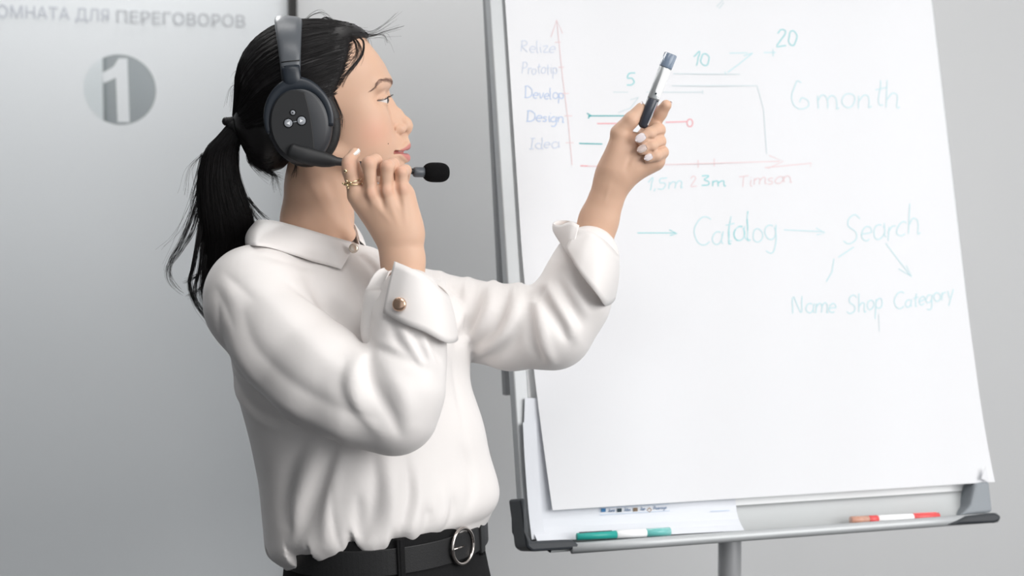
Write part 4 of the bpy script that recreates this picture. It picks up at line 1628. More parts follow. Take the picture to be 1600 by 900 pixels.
# creases over the middle joints
for (x, y, z) in ((577, 250, -28), (605, 255, -28), (627, 264, -20), (546, 262, -16)):
    for dy in (-2.5, 1.5):
        rv.fold([(x - 7, y + dy + 1, z + 2), (x, y + dy, z), (x + 7, y + dy + 1, z + 2)], -0.5, 1.5)
Vr, Qr = rv.mesh_vf()
Vr = relax(Vr, Qr, 2, 0.4)
zz = np.zeros(len(Vr))
kn = np.zeros(len(Vr))
for (x, y) in ((577, 250), (605, 255), (627, 264), (546, 258), (579, 302), (604, 298), (628, 294)):
    kn = np.maximum(kn, 0.7 * np.exp(-((Vr[:, 0] - x) ** 2 + (Vr[:, 1] - y) ** 2) / 120.0))
BODY_PARTS.append((RH(Vr), Qr, zz, kn))
nail(RH, (556.0, 236.0, 4.0), (0.55, -0.55, 0.62), (-0.35, -0.75, -0.50), 8.0, 6.8, M_nail_w)

# rings on the index finger
M_gold = mat('pale gold', srgb(226, 208, 170), 0.22, metal=1.0)
ax_ = np.array([-9.5, -38, -4.0]); ax_ /= np.linalg.norm(ax_)
e1_ = np.cross(ax_, (0, 0, 1.0)); e1_ /= np.linalg.norm(e1_)
e2_ = np.cross(ax_, e1_)
ring_o = None
for t0, rr_, nm in ((0.48, 13.6, 'ring'), (0.58, 13.4, 'ring')):
    c = np.array(mcp['i']) + (np.array([547.5, 268, -4]) - np.array(mcp['i'])) * t0
    tl = 0.16 if t0 < 0.5 else -0.1
    P = [c + rr_ * (math.cos(t) * e1_ + math.sin(t) * e2_) + ax_ * tl * rr_ * math.cos(t) for t in np.linspace(0, 2 * math.pi, 40)]
    v, f = sweep(RH(np.array(P)), 1.15 / RH.s, 8, cap=False)
    ring_o = mesh(nm, v, f, M_gold, person)
for (px, py, dz, r_) in ((543, 283.5, -14.5, 2.6), (549, 286, -15.5, 2.4), (543.5, 290, -14.5, 2.2), (541.5, 268, -15.5, 3.0), (545, 294, -14, 1.7), (537.5, 287, -10, 2.0)):
    v, f = ellipsoid_vf((px, py, dz), np.eye(3) * r_, 10, 8)
    mesh('ring_bead', RH(v), f, M_gold, ring_o)

# ---- far (left) hand: palm to the viewer, closed on a marker
LH = Frame(985, 230, 2.05)
lv = Vol((870, 130, -65), (1075, 420, 75), 1.35)
lv.chain([(915, 420, 6), (936, 345, 2), (957, 285, 0), (966, 268, 0)], [35, 30, 27, 27], 10, sq=((0, 0, 1), 0.78))
lv.cone((962, 272, 0), (985, 238, 2), 28, 32, 12, sq=((0, 0, 1), 0.62))
lv.cone((958, 262, -4), (970, 212, -8), 20, 15, 12)         # ball of the thumb
lv.cone((975, 272, 0), (1022, 250, 4), 20, 18, 14)          # little-finger side
lv.cone((985, 250, 6), (1012, 222, 14), 24, 18, 14)
# thumb
lv.chain([(968, 208, -8), (986, 188, -12), (1000.5, 170, -8)], [14.5, 11.8, 8.8], 5)
# index behind the pen
lv.chain([(1006, 216, 22), (1021, 193, 22), (1031, 177, 16), (1040, 165, 8)], [14, 11.5, 10.4, 8.6], 5)
# middle, ring, little: knuckle bend on the right, tips curled back on the palm
lv.chain([(1008, 226, 24), (1028.5, 203.5, 6), (1014, 209.5, -19), (1001, 217.5, -25)], [13, 11.0, 10.2, 8.8], 2.5)
lv.chain([(1012, 238, 24), (1030, 221, 4), (1017, 228, -19), (1003, 234.0, -24)], [13, 10.6, 9.6, 8.2], 2.5)
lv.chain([(1018, 250, 22), (1034.5, 238, 2), (1024, 243, -17), (1013, 247, -21)], [12, 10.2, 9.0, 7.6], 2.5)
lv.fold([(1010, 218, -31), (1024, 212, -16), (1036, 210, 0)], -2.6, 2.2)
lv.fold([(1014, 237, -28), (1026, 231, -14), (1038, 228, 0)], -2.6, 2.2)
# palm creases and the wrist line
lv.fold([(982, 205, -22), (990, 222, -20), (988, 240, -20), (978, 262, -22)], -2.4, 4.0)
lv.fold([(1036, 252, -8), (1020, 258, -18), (1000, 262, -20)], -1.2, 3.0)
lv.fold([(950, 262, -18), (966, 272, -22), (980, 286, -14)], -0.9, 2.2)
lv.fold([(955, 282, -20), (946, 315, -22)], 0.8, 3)
lv.fold([(978, 192, -22), (986, 198, -20)], -0.7, 1.8)
Vl, Ql = lv.mesh_vf()
Vl = relax(Vl, Ql, 2, 0.4)
BODY_PARTS.append((LH(Vl), Ql, np.zeros(len(Vl)), np.zeros(len(Vl))))
nail(LH, (1000.0, 215.5, -34.6), (-0.82, 0.50, -0.02), (0.0, -0.2, -1), 8.6, 6.4, M_nail)
nail(LH, (1002.5, 232.2, -33.4), (-0.88, 0.40, -0.02), (0.0, -0.2, -1), 8.0, 5.6, M_nail_g)
nail(LH, (1012.5, 245.2, -29.6), (-0.88, 0.40, -0.02), (0.0, -0.2, -1), 6.8, 4.9, M_nail)
nail(LH, (996.2, 165.0, -10.5), (0.62, -0.74, 0.12), (-0.72, -0.62, -0.3), 8.5, 5.8, M_nail)
nail(LH, (1046.2, 166.0, 12.0), (0.55, -0.8, -0.25), (0.8, 0.35, 0.5), 7.0, 5.5, M_nail)

# the marker in the hand
pen = thing('marker_pen', 'dark capped whiteboard marker held up in the pointing hand', 'marker')
PA, PB = np.array([1003.5, 198.0, -12.0]), np.array([1046.0, 87.0, -14.0])


def pen_part(name, s0, s1, r0, r1, m, round0=0.9, round1=0.9, parent=None):
    D = PB - PA
    L_ = np.linalg.norm(D)
    ss = np.array([s0 - 2.5 / L_ if round0 < .8 else s0, s0, s0 + 1.8 / L_, s1 - 1.2 / L_, s1])
    v, f = sweep(LH(PA + D * ss[:, None]), np.array([r0 * round0 * (.6 if round0 < .8 else 1), r0 * (round0 + .12 if round0 < .8 else 1), r0, r1, r1 * round1]) / LH.s, 24, ref=LH.ey)
    return mesh(name, v, f, m, parent or pen)


M_pcap = mat('dark slate pen cap', srgb(58, 62, 72), 0.3)
M_psil = mat('silver grey pen body', srgb(168, 172, 174), 0.3, metal=0.4)
M_pend = mat('smoky blue pen plug', srgb(128, 144, 164), 0.22, trans=0.25)
cap_o = pen_part('cap', 0.0, 0.40, 7.6, 9.2, M_pcap, 0.75)
pen_part('barrel', 0.38, 0.83, 9.4, 9.8, M_psil)
pen_part('end_plug', 0.81, 1.0, 10.2, 10.4, M_pend, 1.0, 0.88)
# white label wrapped on the camera-right side of the barrel
D = PB - PA
sx = np.array([1, 0.38, 0]); sx -= (sx @ D) * D / (D @ D); sx /= np.linalg.norm(sx)
sy = np.array([0, 0, -1.0]); sy -= (sy @ D) * D / (D @ D); sy /= np.linalg.norm(sy)
vv = []
for i, s in enumerate(np.linspace(0.40, 0.80, 10)):
    r = 9.4 + 0.4 * (s - .38) / .45 + 0.25
    a0 = math.radians(np.interp(s, [0.40, 0.47, 0.5], [60, 95, 100]))
    for t in np.linspace(math.radians(-80), a0, 12):
        vv.append(PA + D * s + r * (math.cos(t) * sx + math.sin(t) * sy))
mesh('label', LH(np.array(vv)), grid_faces(10, 12), M_label, pen)
vv = []
for s in np.linspace(0.04, 0.36, 8):
    r = 7.6 + 1.6 * s / .4 + 0.3
    for t in np.linspace(math.radians(-15), math.radians(42), 8):
        vv.append(PA + D * s + r * (math.cos(t) * sx + math.sin(t) * sy))
mesh('cap_stripe', LH(np.array(vv)), grid_faces(8, 8), mat('silver stripe', srgb(196, 200, 205), 0.25, metal=0.3), cap_o)
vv = []
for s in np.linspace(0.20, 0.34, 6):
    r = 7.6 + 1.6 * s / .4 + 0.55
    for t in np.linspace(math.radians(-14), math.radians(20), 6):
        vv.append(PA + D * s + r * (math.cos(t) * sx + math.sin(t) * sy))
mesh('cap_mark', LH(np.array(vv)), grid_faces(6, 6), mat('red print', srgb(205, 120, 124), 0.5), cap_o)
q = PA + D * 0.455 + 10.2 * (math.cos(math.radians(86)) * sx + math.sin(math.radians(86)) * sy)
v, f = ellipsoid_vf(q, np.eye(3) * 1.5, 10, 8)
mesh('dot', LH(v), f, M_ink, pen)

# =================================================================== blouse
M_shirt = mat('white satin blouse', srgb(228, 224, 222), 0.46, spec=0.35, sheen=0.15, bump=0.35, bscale=22)

PHI = math.radians(52)                       # the trunk faces right and towards the viewer
T0, T1 = W(603, 872, 2.03), W(512, 425, 2.03)
TA = (T1 - T0); TL_ = np.linalg.norm(TA); TA = TA / TL_
fac = np.array([math.sin(PHI), -math.cos(PHI), 0.0])
TF = fac - (fac @ TA) * TA; TF /= np.linalg.norm(TF)
TLt = np.cross(TA, TF)                       # her left, away from the viewer
if TLt[1] < 0:
    TLt = -TLt
# stations along the trunk axis (0 = hem, 1 = shoulder line): half width, half depth, forward shift
ST = np.array([
    [-0.10, .150, .125, .000], [-0.03, .170, .142, .000], [0.02, .176, .150, .000], [0.08, .176, .151, .002], [0.2, .172, .148, .004], [0.35, .166, .142, .004],
    [0.5, .166, .142, .004], [0.65, .170, .146, .004], [0.78, .172, .138, .000], [0.86, .160, .112, -.004], [0.94, .128, .088, -.008], [1.01, .085, .066, -.010], [1.08, .045, .04, -.010]])
tt_ = np.linspace(-0.12, 1.12, 80)
STs = np.stack([np.interp(tt_, ST[:, 0], ST[:, k]) for k in range(4)], 1)
kk = np.hanning(9); kk /= kk.sum()
for k in range(1, 4):
    STs[:, k] = np.convolve(np.pad(STs[:, k], 4, mode='edge'), kk, 'valid')

# hem: the blouse bags out over the belt; lobes read from the photograph as drop below the axis origin
hem_px = np.array([[405, 872], [420, 880], [431, 884], [447, 888], [469, 888], [485, 874], [502, 878], [514, 879], [537, 872], [552, 862], [561, 848], [566, 842], [571, 858], [580, 867], [595, 868],
                   [614, 861], [621, 847], [626, 843], [640, 845], [652, 848], [664, 843], [680, 838], [697, 834], [716, 826], [742, 815], [757, 798], [775, 775]])
hem_th, hem_t = [], []
for px, py in hem_px:
    # on the near side of the trunk's elliptical tube
    best = None
    for th in np.linspace(-math.pi, math.pi, 721):
        p = T0 + TLt * .160 * math.cos(th) + TF * .135 * math.sin(th)
        if (p - C0) @ FW > (T0 - C0) @ FW + 0.04:
            continue
        q = p - C0
        x_ = 800 + FPX * (q @ RT) / (q @ FW)
        if best is None or abs(x_ - px) < best[0]:
            best = (abs(x_ - px), th, p)
    th, p = best[1], best[2]
    # height where this vertical line meets py
    q = p - C0
    yy = 450 - FPX * (q @ UP) / (q @ FW)
    s_ = (yy - py) / FPX * (q @ FW)
    hem_th.append(th); hem_t.append(s_ / TL_)
o_ = np.argsort(hem_th)
hem_th = np.array(hem_th)[o_]; hem_t = np.array(hem_t)[o_]
# the hidden half: soft even lobes
th_h = np.linspace(hem_th[-1] + 0.3, hem_th[0] + 2 * math.pi - 0.3, 24)
hem_all_th = np.concatenate([hem_th, th_h])
hem_all_t = np.concatenate([hem_t, np.interp(th_h, [hem_th[-1], hem_th[0] + 2 * math.pi], [hem_t[-1], hem_t[0]]) + 0.015 * np.sin(th_h * 9)])

SH = 0.0027
sv = Vol(W(300, 905, 2.0) * np.array([1, 0, 1]) + np.array([0, 1.70, -0.03]), W(990, 330, 2.0) * np.array([1, 0, 1]) + np.array([0.03, 2.32, 0.0]), SH)


def trunk(X, Y, Z):
    x, y, z = X - T0[0], Y - T0[1], Z - T0[2]
    t = (x * TA[0] + y * TA[1] + z * TA[2]) / TL_
    l = x * TLt[0] + y * TLt[1] + z * TLt[2]
    f = x * TF[0] + y * TF[1] + z * TF[2]
    th = np.arctan2(f / .135, l / .16)
    th = np.where(th < hem_all_th[0], th + 2 * math.pi, th)
    hem = np.interp(th.ravel(), hem_all_th, hem_all_t).reshape(th.shape).astype(np.float32)
    w = np.clip(1 - (t - hem) / 0.25, 0, 1)
    ts = t - hem * w                       # hem-following height: 0 at the hem
    a = np.interp(t.ravel(), tt_, STs[:, 1]).reshape(t.shape).astype(np.float32)
    b = np.interp(t.ravel(), tt_, STs[:, 2]).reshape(t.shape).astype(np.float32)
    c = np.interp(t.ravel(), tt_, STs[:, 3]).reshape(t.shape).astype(np.float32)
    # rounded bag at the hem
    e = np.clip(1 - ts / 0.11, 0, 1)
    shrink = 1 - 0.11 * e ** 3.0
    # soft vertical folds that die out upwards
    fa = np.clip(1 - ts / 0.42, 0, 1) ** 1.2
    wav = 0.5 * np.sin(13 * th + 1.0) + 0.35 * np.sin(21 * th + 2.2) + 0.25 * np.sin(7 * th)
    a = a * shrink; b = b * shrink
    fl = f - c
    q = np.sqrt((l / a) ** 2 + (fl / b) ** 2) + 1e-6
    g = np.sqrt((l / a ** 2) ** 2 + (fl / b ** 2) ** 2) / q + 1e-6
    d = (q - 1) / g * 1.0 - 0.0018 * wav * fa
    d = np.maximum(d, -ts * TL_ - 0.004)
    d = np.maximum(d, (t - 1.08) * TL_)
    return d


X, Y, Z = sv.xyz()
sv.F = trunk(X, Y, Z).astype(np.float32)
nS = W(396, 461, 1.905)      # near shoulder joint
fS = W(652, 470, 2.15)       # far shoulder joint
nk = W(480, 372, 2.03)
# yoke from the neck to the shoulders, chest
sv.cone(W(455, 424, 1.985), nS + np.array([0.004, 0, 0.002]), .045, .056, .03)
sv.cone(W(540, 430, 2.07), fS, .045, .044, .025)
sv.cone(W(486, 415, 2.035), W(503, 448, 2.03), .050, .080, .03)
sv.ell(W(528, 470, 2.0), (.085, .085, .058), .04)
sv.ell(W(578, 485, 2.03), (.085, .09, .066), .04)
sv.ell(W(610, 530, 1.99), (.075, .075, .085), .05)          # near side of the chest
sv.ell(W(652, 530, 2.07), (.075, .075, .085), .05)
sv.ell(W(690, 700, 2.02), (.055, .06, .08), .06)            # blouse falling in front
sv.ell(W(712, 775, 2.02), (.050, .06, .035), .05)
sv.cone(W(545, 404, 2.00), W(576, 410, 2.05), .018, .020, .015)     # front of the neckline
# ---- near sleeve
sv.chain([nS, W(400, 480, 1.90)], [.060, .064], .035)
up = [W(398, 475, 1.90), W(440, 535, 1.868), W(500, 587, 1.842), W(560, 618, 1.828), W(612, 634, 1.822)]
sv.chain(up, [.064, .066, .067, .066, .055], .012)
fo = [W(617, 645, 1.822), W(630, 605, 1.820), W(635, 555, 1.826), W(638, 505, 1.838), W(640, 470, 1.850)]
sv.chain(fo, [.054, .050, .048, .045, .042], .018)
# ---- far sleeve
fu = [W(672, 480, 2.145), W(730, 500, 2.11), W(800, 512, 2.065), W(862, 514, 2.04)]
sv.chain([fS, fu[0]], [.046, .052], .02)
sv.chain(fu, [.055, .060, .062, .056], .006)
ff_ = [W(866, 515, 2.04), W(893, 470, 2.045), W(912, 425, 2.05), W(920, 398, 2.052)]
sv.chain(ff_, [.052, .052, .047, .042], .02)


def S3(pts, off=0.0, n=14):
    """pixel polyline draped on the blouse as it stands"""
    C = crom(np.array(pts, float), n) if len(pts) > 2 else crom(np.array(pts, float), 6)
    out = []
    for px, py in C:
        v = ray(px, py)
        out.append(sv.hit(C0, v, 1.70, 2.30, 300))
    return np.array(out)


def crease(pts, depth=0.006, width=0.008):
    P = S3(pts)
    sv.fold(P, -depth * 1.25, width * 0.95, sharp=1.15)


def ridge(pts, height=0.006, width=0.010):
    P = S3(pts)
    sv.fold(P, height * 0.8, width * 1.1, sharp=1.8)


exec_folds = True
# near sleeve: long pulls from the shoulder to the elbow, and the break at the crook
ridge([(400, 450), (450, 500), (510, 560), (560, 590)], .004, .016)
crease([(378, 480), (396, 540), (450, 595), (520, 636), (590, 655)], .005, .014)
ridge([(358, 490), (372, 555), (420, 615), (490, 660), (560, 690)], .004, .013)
crease([(340, 470), (346, 530), (376, 585), (420, 632)], .003, .006)
ridge([(574, 548), (560, 566), (552, 592), (554, 622), (568, 650), (592, 676)], .0065, .010)
crease([(578, 552), (574, 574), (586, 606), (606, 640), (618, 664), (624, 678)], .008, .007)
ridge([(592, 560), (612, 588), (632, 622), (640, 660)], .005, .011)
crease([(540, 560), (530, 600), (545, 640), (575, 672)], .004, .010)
crease([(556, 516), (574, 534), (578, 548)], .008, .006)
crease([(582, 540), (604, 548), (640, 562), (668, 576)], .006, .006)
ridge([(590, 536), (620, 548), (655, 566), (676, 572)], .004, .006)
crease([(612, 512), (622, 535), (640, 556), (654, 572)], .006, .005)
ridge([(626, 510), (640, 534), (658, 562)], .005, .006)
crease([(644, 518), (654, 540), (668, 568)], .007, .005)
ridge([(660, 520), (668, 545), (680, 566)], .004, .006)
crease([(672, 530), (682, 548), (690, 566)], .005, .005)
# armhole and the gathered cloth under the arm
crease([(350, 560), (376, 612), (402, 642), (438, 660)], .008, .006)
ridge([(358, 590), (385, 636), (420, 662), (455, 672)], .006, .007)
# trunk, near side: drags from the armpit down to the belt
crease([(522, 690), (510, 730), (488, 790), (462, 850)], .012, .010)
ridge([(502, 690), (482, 735), (464, 790), (458, 830)], .009, .012)
crease([(474, 690), (452, 730), (446, 790), (450, 830)], .009, .012)
ridge([(534, 700), (522, 745), (512, 800), (508, 850)], .008, .009)
crease([(518, 760), (519, 800), (526, 840), (540, 866)], .004, .004)
crease([(586, 715), (588, 760), (580, 810), (566, 846)], .007, .010)
ridge([(600, 712), (610, 770), (610, 820), (600, 855)], .007, .013)
crease([(560, 780), (562, 815), (565, 850)], .010, .007)
crease([(634, 715), (640, 770), (632, 810), (624, 850)], .008, .009)
ridge([(652, 740), (652, 790), (642, 838)], .006, .010)
crease([(668, 795), (669, 815), (662, 845)], .010, .006)
ridge([(690, 760), (694, 800), (688, 834)], .006, .010)
crease([(708, 780), (706, 805), (694, 830)], .005, .006)
crease([(722, 700), (738, 760), (728, 805)], .004, .009)
ridge([(700, 590), (716, 650), (738, 710), (752, 765)], .003, .010)
crease([(706, 560), (716, 620), (730, 690)], .0025, .007)
# chest
crease([(448, 440), (490, 470), (540, 510), (572, 536)], .006, .009)
ridge([(500, 430), (545, 480), (575, 515)], .003, .012)
ridge([(548, 430), (580, 470), (600, 510)], .003, .012)
crease([(395, 395), (440, 405), (490, 420)], .003, .008)
crease([(562, 398), (584, 420), (596, 446)], .003, .005)
ridge([(572, 398), (592, 416), (602, 440)], .003, .006)
crease([(545, 425), (556, 450), (572, 480)], .003, .006)
crease([(620, 440), (640, 470), (660, 500)], .003, .007)
crease([(352, 428), (372, 446), (398, 470)], .0018, .006)
ridge([(346, 440), (362, 462), (384, 492)], .0018, .008)
crease([(338, 452), (352, 480), (366, 515)], .002, .006)
def crease2(pts, d, w):
    crease(pts, d * 1.5, w * 0.95)


def ridge2(pts, h_, w):
    ridge(pts, h_ * 1.9, w * 0.85)


# far sleeve: drapes across the upper arm
crease2([(700, 432), (704, 470), (708, 505)], .004, .006)
ridge2([(688, 424), (692, 455), (700, 490)], .005, .006)
crease2([(748, 446), (742, 485), (730, 515), (712, 535)], .008, .006)
ridge2([(732, 434), (728, 470), (716, 505)], .006, .007)
crease2([(792, 450), (784, 490), (768, 522), (740, 540)], .009, .006)
ridge2([(772, 434), (764, 478), (748, 514), (732, 528)], .008, .008)
ridge2([(812, 442), (804, 485), (786, 522), (750, 552)], .009, .009)
crease2([(824, 462), (826, 500), (832, 535), (846, 562)], .007, .007)
ridge2([(838, 462), (844, 500), (852, 540), (862, 566)], .007, .008)
crease2([(838, 456), (852, 472), (874, 505), (884, 528)], .010, .006)
ridge2([(856, 448), (872, 478), (892, 512), (900, 530)], .007, .008)
crease2([(872, 440), (890, 476), (908, 506)], .005, .006)
ridge2([(886, 436), (902, 464), (918, 490)], .004, .007)
crease2([(812, 505), (800, 535), (772, 556), (742, 566)], .006, .008)
crease2([(850, 450), (842, 462), (836, 470)], .006, .006)
Vs, Qs = sv.mesh_vf()
Vs = relax(Vs, Qs, 1, 0.5)
shirt = np_mesh('blouse', Vs, Qs, M_shirt, person)


# ---------------------------------------------------------------- collar
def band(name, top, bottom, n=60, thick=0.0016, m=M_shirt, parent=None, out=None, rows_=8, bulge=0.004, closed=False):
    A = crom(top, n); B = crom(bottom, n)
    G = []
    c = (A.mean(0) + B.mean(0)) / 2
    for i in range(n):
        row = []
        for j in range(rows_ + 1):
            s = j / rows_
            p = A[i] * (1 - s) + B[i] * s
            r = p - c
            r = r - (r @ ZZ) * ZZ
            r = r / (np.linalg.norm(r) + 1e-9)
            row.append(p + r * bulge * math.sin(math.pi * s))
        G.append(row)
    G = np.array(G)
    nr = np.cross(np.gradient(G, axis=0), np.gradient(G, axis=1))
    nr /= np.linalg.norm(nr, axis=2)[..., None] + 1e-9
    v1 = G.reshape(-1, 3); v2 = (G + nr * thick).reshape(-1, 3)
    k = len(v1)
    f1 = grid_faces(n, rows_ + 1)
    f = f1 + [tuple(k + i for i in q[::-1]) for q in f1]
    m_ = rows_ + 1
    eg = list(range(m_)) + [i * m_ + rows_ for i in range(1, n)] + [(n - 1) * m_ + j for j in range(rows_ - 1, -1, -1)] + [i * m_ for i in range(n - 2, 0, -1)]
    for a, b in zip(eg, eg[1:] + eg[:1]):
        f.append((b, a, k + a, k + b))
    return mesh(name, np.vstack([v1, v2]), f, m, parent)


# fold line runs round the neck from the front, along the near side, behind and back along the far side
fold_line = [W(548, 379, 1.972), W(530, 374, 1.955), W(510, 368, 1.945), W(468, 356, 1.94), W(432, 347, 1.965), W(407, 345, 2.005), W(400, 349, 2.04), W(415, 352, 2.085), W(460, 352, 2.11), W(510, 352, 2.11), W(542, 347, 2.085), W(553, 351, 2.05), W(561, 376, 2.02)]
fall = [W(533, 421, 1.915), W(520, 417, 1.912), W(492, 409, 1.91), W(456, 398, 1.912), W(420, 387, 1.925), W(394, 384, 1.985), W(386, 385, 2.04), W(400, 384, 2.11), W(455, 385, 2.15), W(520, 390, 2.14), W(552, 388, 2.11), W(564, 392, 2.07), W(568, 398, 2.035)]
for i_ in range(6):
    px_, py_ = ((533, 421), (520, 417), (492, 409), (456, 398), (420, 387), (394, 384))[i_]
    h_ = S3([(px_, py_), (px_, py_ + .5)])[0]
    dv = h_ - C0
    fall[i_] = C0 + dv * (1 - 0.005 / np.linalg.norm(dv))
    print('collar', px_, (fall[i_] - C0) @ FW)
band('collar', fold_line, fall, 72, 0.0018, M_shirt, shirt, bulge=0.006)
stand_b = [W(549, 396, 1.985), W(533, 394, 1.965), W(510, 392, 1.955), W(468, 382, 1.955), W(435, 376, 1.98), W(415, 374, 2.01), W(408, 376, 2.04), W(420, 378, 2.08), W(462, 380, 2.10), W(512, 384, 2.10), W(548, 388, 2.08), W(562, 396, 2.05), W(570, 404, 2.00)]
fl2 = [p + np.array([0, 0, -0.001]) for p in fold_line]
band('collar_stand', fl2, stand_b, 72, -0.0014, M_shirt, shirt, bulge=0.0)
# placket at the throat with its button
M_gbtn = mat('pearl gold button', srgb(232, 220, 206), 0.22, metal=0.55)
v = [S3([(548, 381), (549, 383)])[0]]


def button(px, py, r, m, d=None, nrm=None, tilt=None):
    c = W(px, py, d) if d else S3([(px, py), (px + .5, py)])[0]
    n = (C0 - c) / np.linalg.norm(C0 - c) if nrm is None else np.asarray(nrm) / np.linalg.norm(nrm)
    pts = [c - n * 0.002, c + n * 0.002, c + n * 0.0032, c + n * 0.0040]
    v, f = sweep(pts, [r, r, r * 0.88, r * 0.5], 24, ref=(0, 0, 1))
    return mesh('button', v, f, m, shirt)


button(552.5, 388, .0066, M_gbtn, 1.945, (0.25, -0.95, 0.15))

# ---------------------------------------------------------------- cuffs
# near cuff: a wide open band, its free end standing towards the viewer's left
tA = [W(616, 408, 1.800), W(640, 418, 1.790), W(664, 430, 1.792), W(690, 452, 1.805), W(702, 462, 1.845), W(690, 448, 1.890), W(655, 428, 1.915), W(622, 416, 1.905), W(603, 418, 1.885), W(590, 430, 1.868), W(586, 446, 1.86)]
tB = [W(598, 489, 1.790), W(628, 505, 1.776), W(662, 518, 1.776), W(700, 536, 1.792), W(716, 530, 1.840), W(700, 518, 1.890), W(655, 508, 1.905), W(608, 498, 1.895), W(584, 492, 1.875), W(572, 488, 1.862), W(570, 500, 1.855)]
band('cuff', tA, tB, 70, 0.0016, M_shirt, shirt, bulge=0.002)
lp = crom([W(607, 417, 1.868), W(588, 424, 1.855), W(574, 448, 1.846), W(568, 485, 1.842), W(566, 518, 1.840), W(573, 540, 1.838)], 24)
li = crom([W(608, 424, 1.850), W(602, 440, 1.836), W(597, 468, 1.826), W(594, 500, 1.822), W(593, 525, 1.820), W(592, 542, 1.820)], 24)
band('placket', lp, li, 30, 0.0016, M_shirt, shirt, bulge=0.009)
button(624, 475.5, .0088, mat('rose gold button', srgb(225, 190, 165), 0.18, metal=0.85), 1.778, (-0.25, -0.95, 0.1))
# far cuff: turned back, flaring, with a pointed corner on the left
cA = [W(902, 357, 2.00), W(925, 362, 1.985), W(948, 378, 1.99), W(966, 398, 2.02), W(964, 396, 2.08), W(940, 372, 2.11), W(905, 350, 2.10), W(880, 344, 2.08), W(864, 348, 2.05), W(874, 352, 2.015), W(892, 346, 1.998), W(905, 352, 1.992)]
cB = [W(884, 388, 1.985), W(905, 425, 1.965), W(935, 462, 1.965), W(948, 478, 2.00), W(962, 462, 2.09), W(938, 430, 2.12), W(900, 400, 2.12), W(885, 385, 2.10), W(872, 372, 2.06), W(878, 385, 2.02), W(884, 394, 1.995), W(892, 405, 1.985)]
band('cuff', cA, cB, 80, 0.0016, M_shirt, shirt, bulge=0.004)

# =================================================================== trousers, belt, shoes
M_trs = mat('black denim', srgb(26, 26, 27), 0.85, spec=0.2, noise=0.25, nscale=300, bump=0.25, bscale=900)
M_belt = mat('black leather', srgb(34, 34, 35), 0.5, spec=0.4, bump=0.12, bscale=500)
M_chrome = mat('polished nickel', srgb(205, 196, 190), 0.12, metal=1.0)
BC = W(601, 830, 2.03)
tilt_r = math.radians(2.5)
BAx = np.array([-math.sin(tilt_r), 0, math.cos(tilt_r)])
PH2 = math.radians(66)
fb = np.array([math.sin(PH2), -math.cos(PH2), 0]); BF = fb - (fb @ BAx) * BAx; BF /= np.linalg.norm(BF)
BL = np.cross(BAx, BF)
if BL[1] < 0: BL = -BL


def waist(th, h, g=0.0):
    return BC + BAx * h + BL * (.158 + g) * math.cos(th) + BF * (.133 + g) * math.sin(th)


tv = Vol((-0.50, 1.70, -0.02), (0.12, 2.36, 1.06), 0.006)
HP = W(600, 905, 2.03)


def waist_sdf(Xa, Ya, Za):
    x, y, z = Xa - BC[0], Ya - BC[1], Za - BC[2]
    h_ = x * BAx[0] + y * BAx[1] + z * BAx[2]
    l = x * BL[0] + y * BL[1] + z * BL[2]
    f = x * BF[0] + y * BF[1] + z * BF[2]
    g = np.clip(-h_ / 0.14, 0, 1) * 0.022
    a, b = .156 + g, .131 + g
    q = np.sqrt((l / a) ** 2 + (f / b) ** 2) + 1e-6
    gr = np.sqrt((l / a ** 2) ** 2 + (f / b ** 2) ** 2) / q + 1e-6
    d = (q - 1) / gr
    d = np.maximum(d, h_ - 0.022)
    return np.maximum(d, -h_ - 0.19)


X, Y, Z = tv.xyz()
tv.F = waist_sdf(X, Y, Z).astype(np.float32)
hipc = BC - BAx * 0.13
for s in (-1, 1):
    hp = hipc + BL * .075 * s
    kn_ = np.array([hp[0] + 0.01 * s, hp[1] + 0.02 * s - 0.02, 0.46])
    an = np.array([hp[0] - 0.02 + 0.02 * s, hp[1] + 0.04 * s, 0.07])
    tv.chain([hp, kn_, an], [.098, .066, .055], .04)
Vt, Qt = tv.mesh_vf()
trs = np_mesh('trousers', relax(Vt, Qt, 2), Qt, M_trs, person)
for s in (-1, 1):
    hp = hipc + BL * .075 * s
    an = np.array([hp[0] - 0.02 + 0.02 * s, hp[1] + 0.04 * s, 0.0])
    so = Vol(an + np.array([-0.12, -0.22, 0.0]), an + np.array([0.24, 0.12, 0.14]), 0.005)
    fd = np.array([.85, -.5, 0]); 
    so.cone(an + np.array([0, 0, .045]), an + fd * .15 + np.array([0, 0, .034]), .042, .036, .02)
    so.cone(an + np.array([0, 0, .05]), an + np.array([0, 0, .11]), .042, .045, .02)
    so.apply(lambda x, y, z: 0.004 - z + 0 * x + 0 * y, so.lo, so.lo + so.n * so.h, lambda F, d: np.maximum(F, d))
    Vq, Qq = so.mesh_vf()
    np_mesh('shoe', Vq, Qq, M_belt, person)


def strap(name, th0, th1, h0, h1, g, thick, m, parent, n=60, hfun=None):
    vv = []
    for th in np.linspace(th0, th1, n):
        dh = hfun(th) if hfun else 0
        for hh_, gg in ((h0, g), (h1, g), (h1, g + thick), (h0, g + thick)):
            vv.append(waist(th, hh_ + dh, gg))
    f = grid_faces(n, 4, close_v=True) + [(3, 2, 1, 0), tuple((n - 1) * 4 + k for k in range(4))]
    o = mesh(name, np.array(vv), f, m, parent, smooth=False)
    bevel_mod(o, 0.0012, 2)
    return o


belt = strap('belt', 0, 2 * math.pi * 0.999, -0.026, 0.010, 0.002, 0.0035, M_belt, person, 120)
strap('waistband', 0, 2 * math.pi * 0.999, -0.036, 0.022, -0.001, 0.002, M_trs, trs, 120)
thb = math.pi / 2 + 0.10


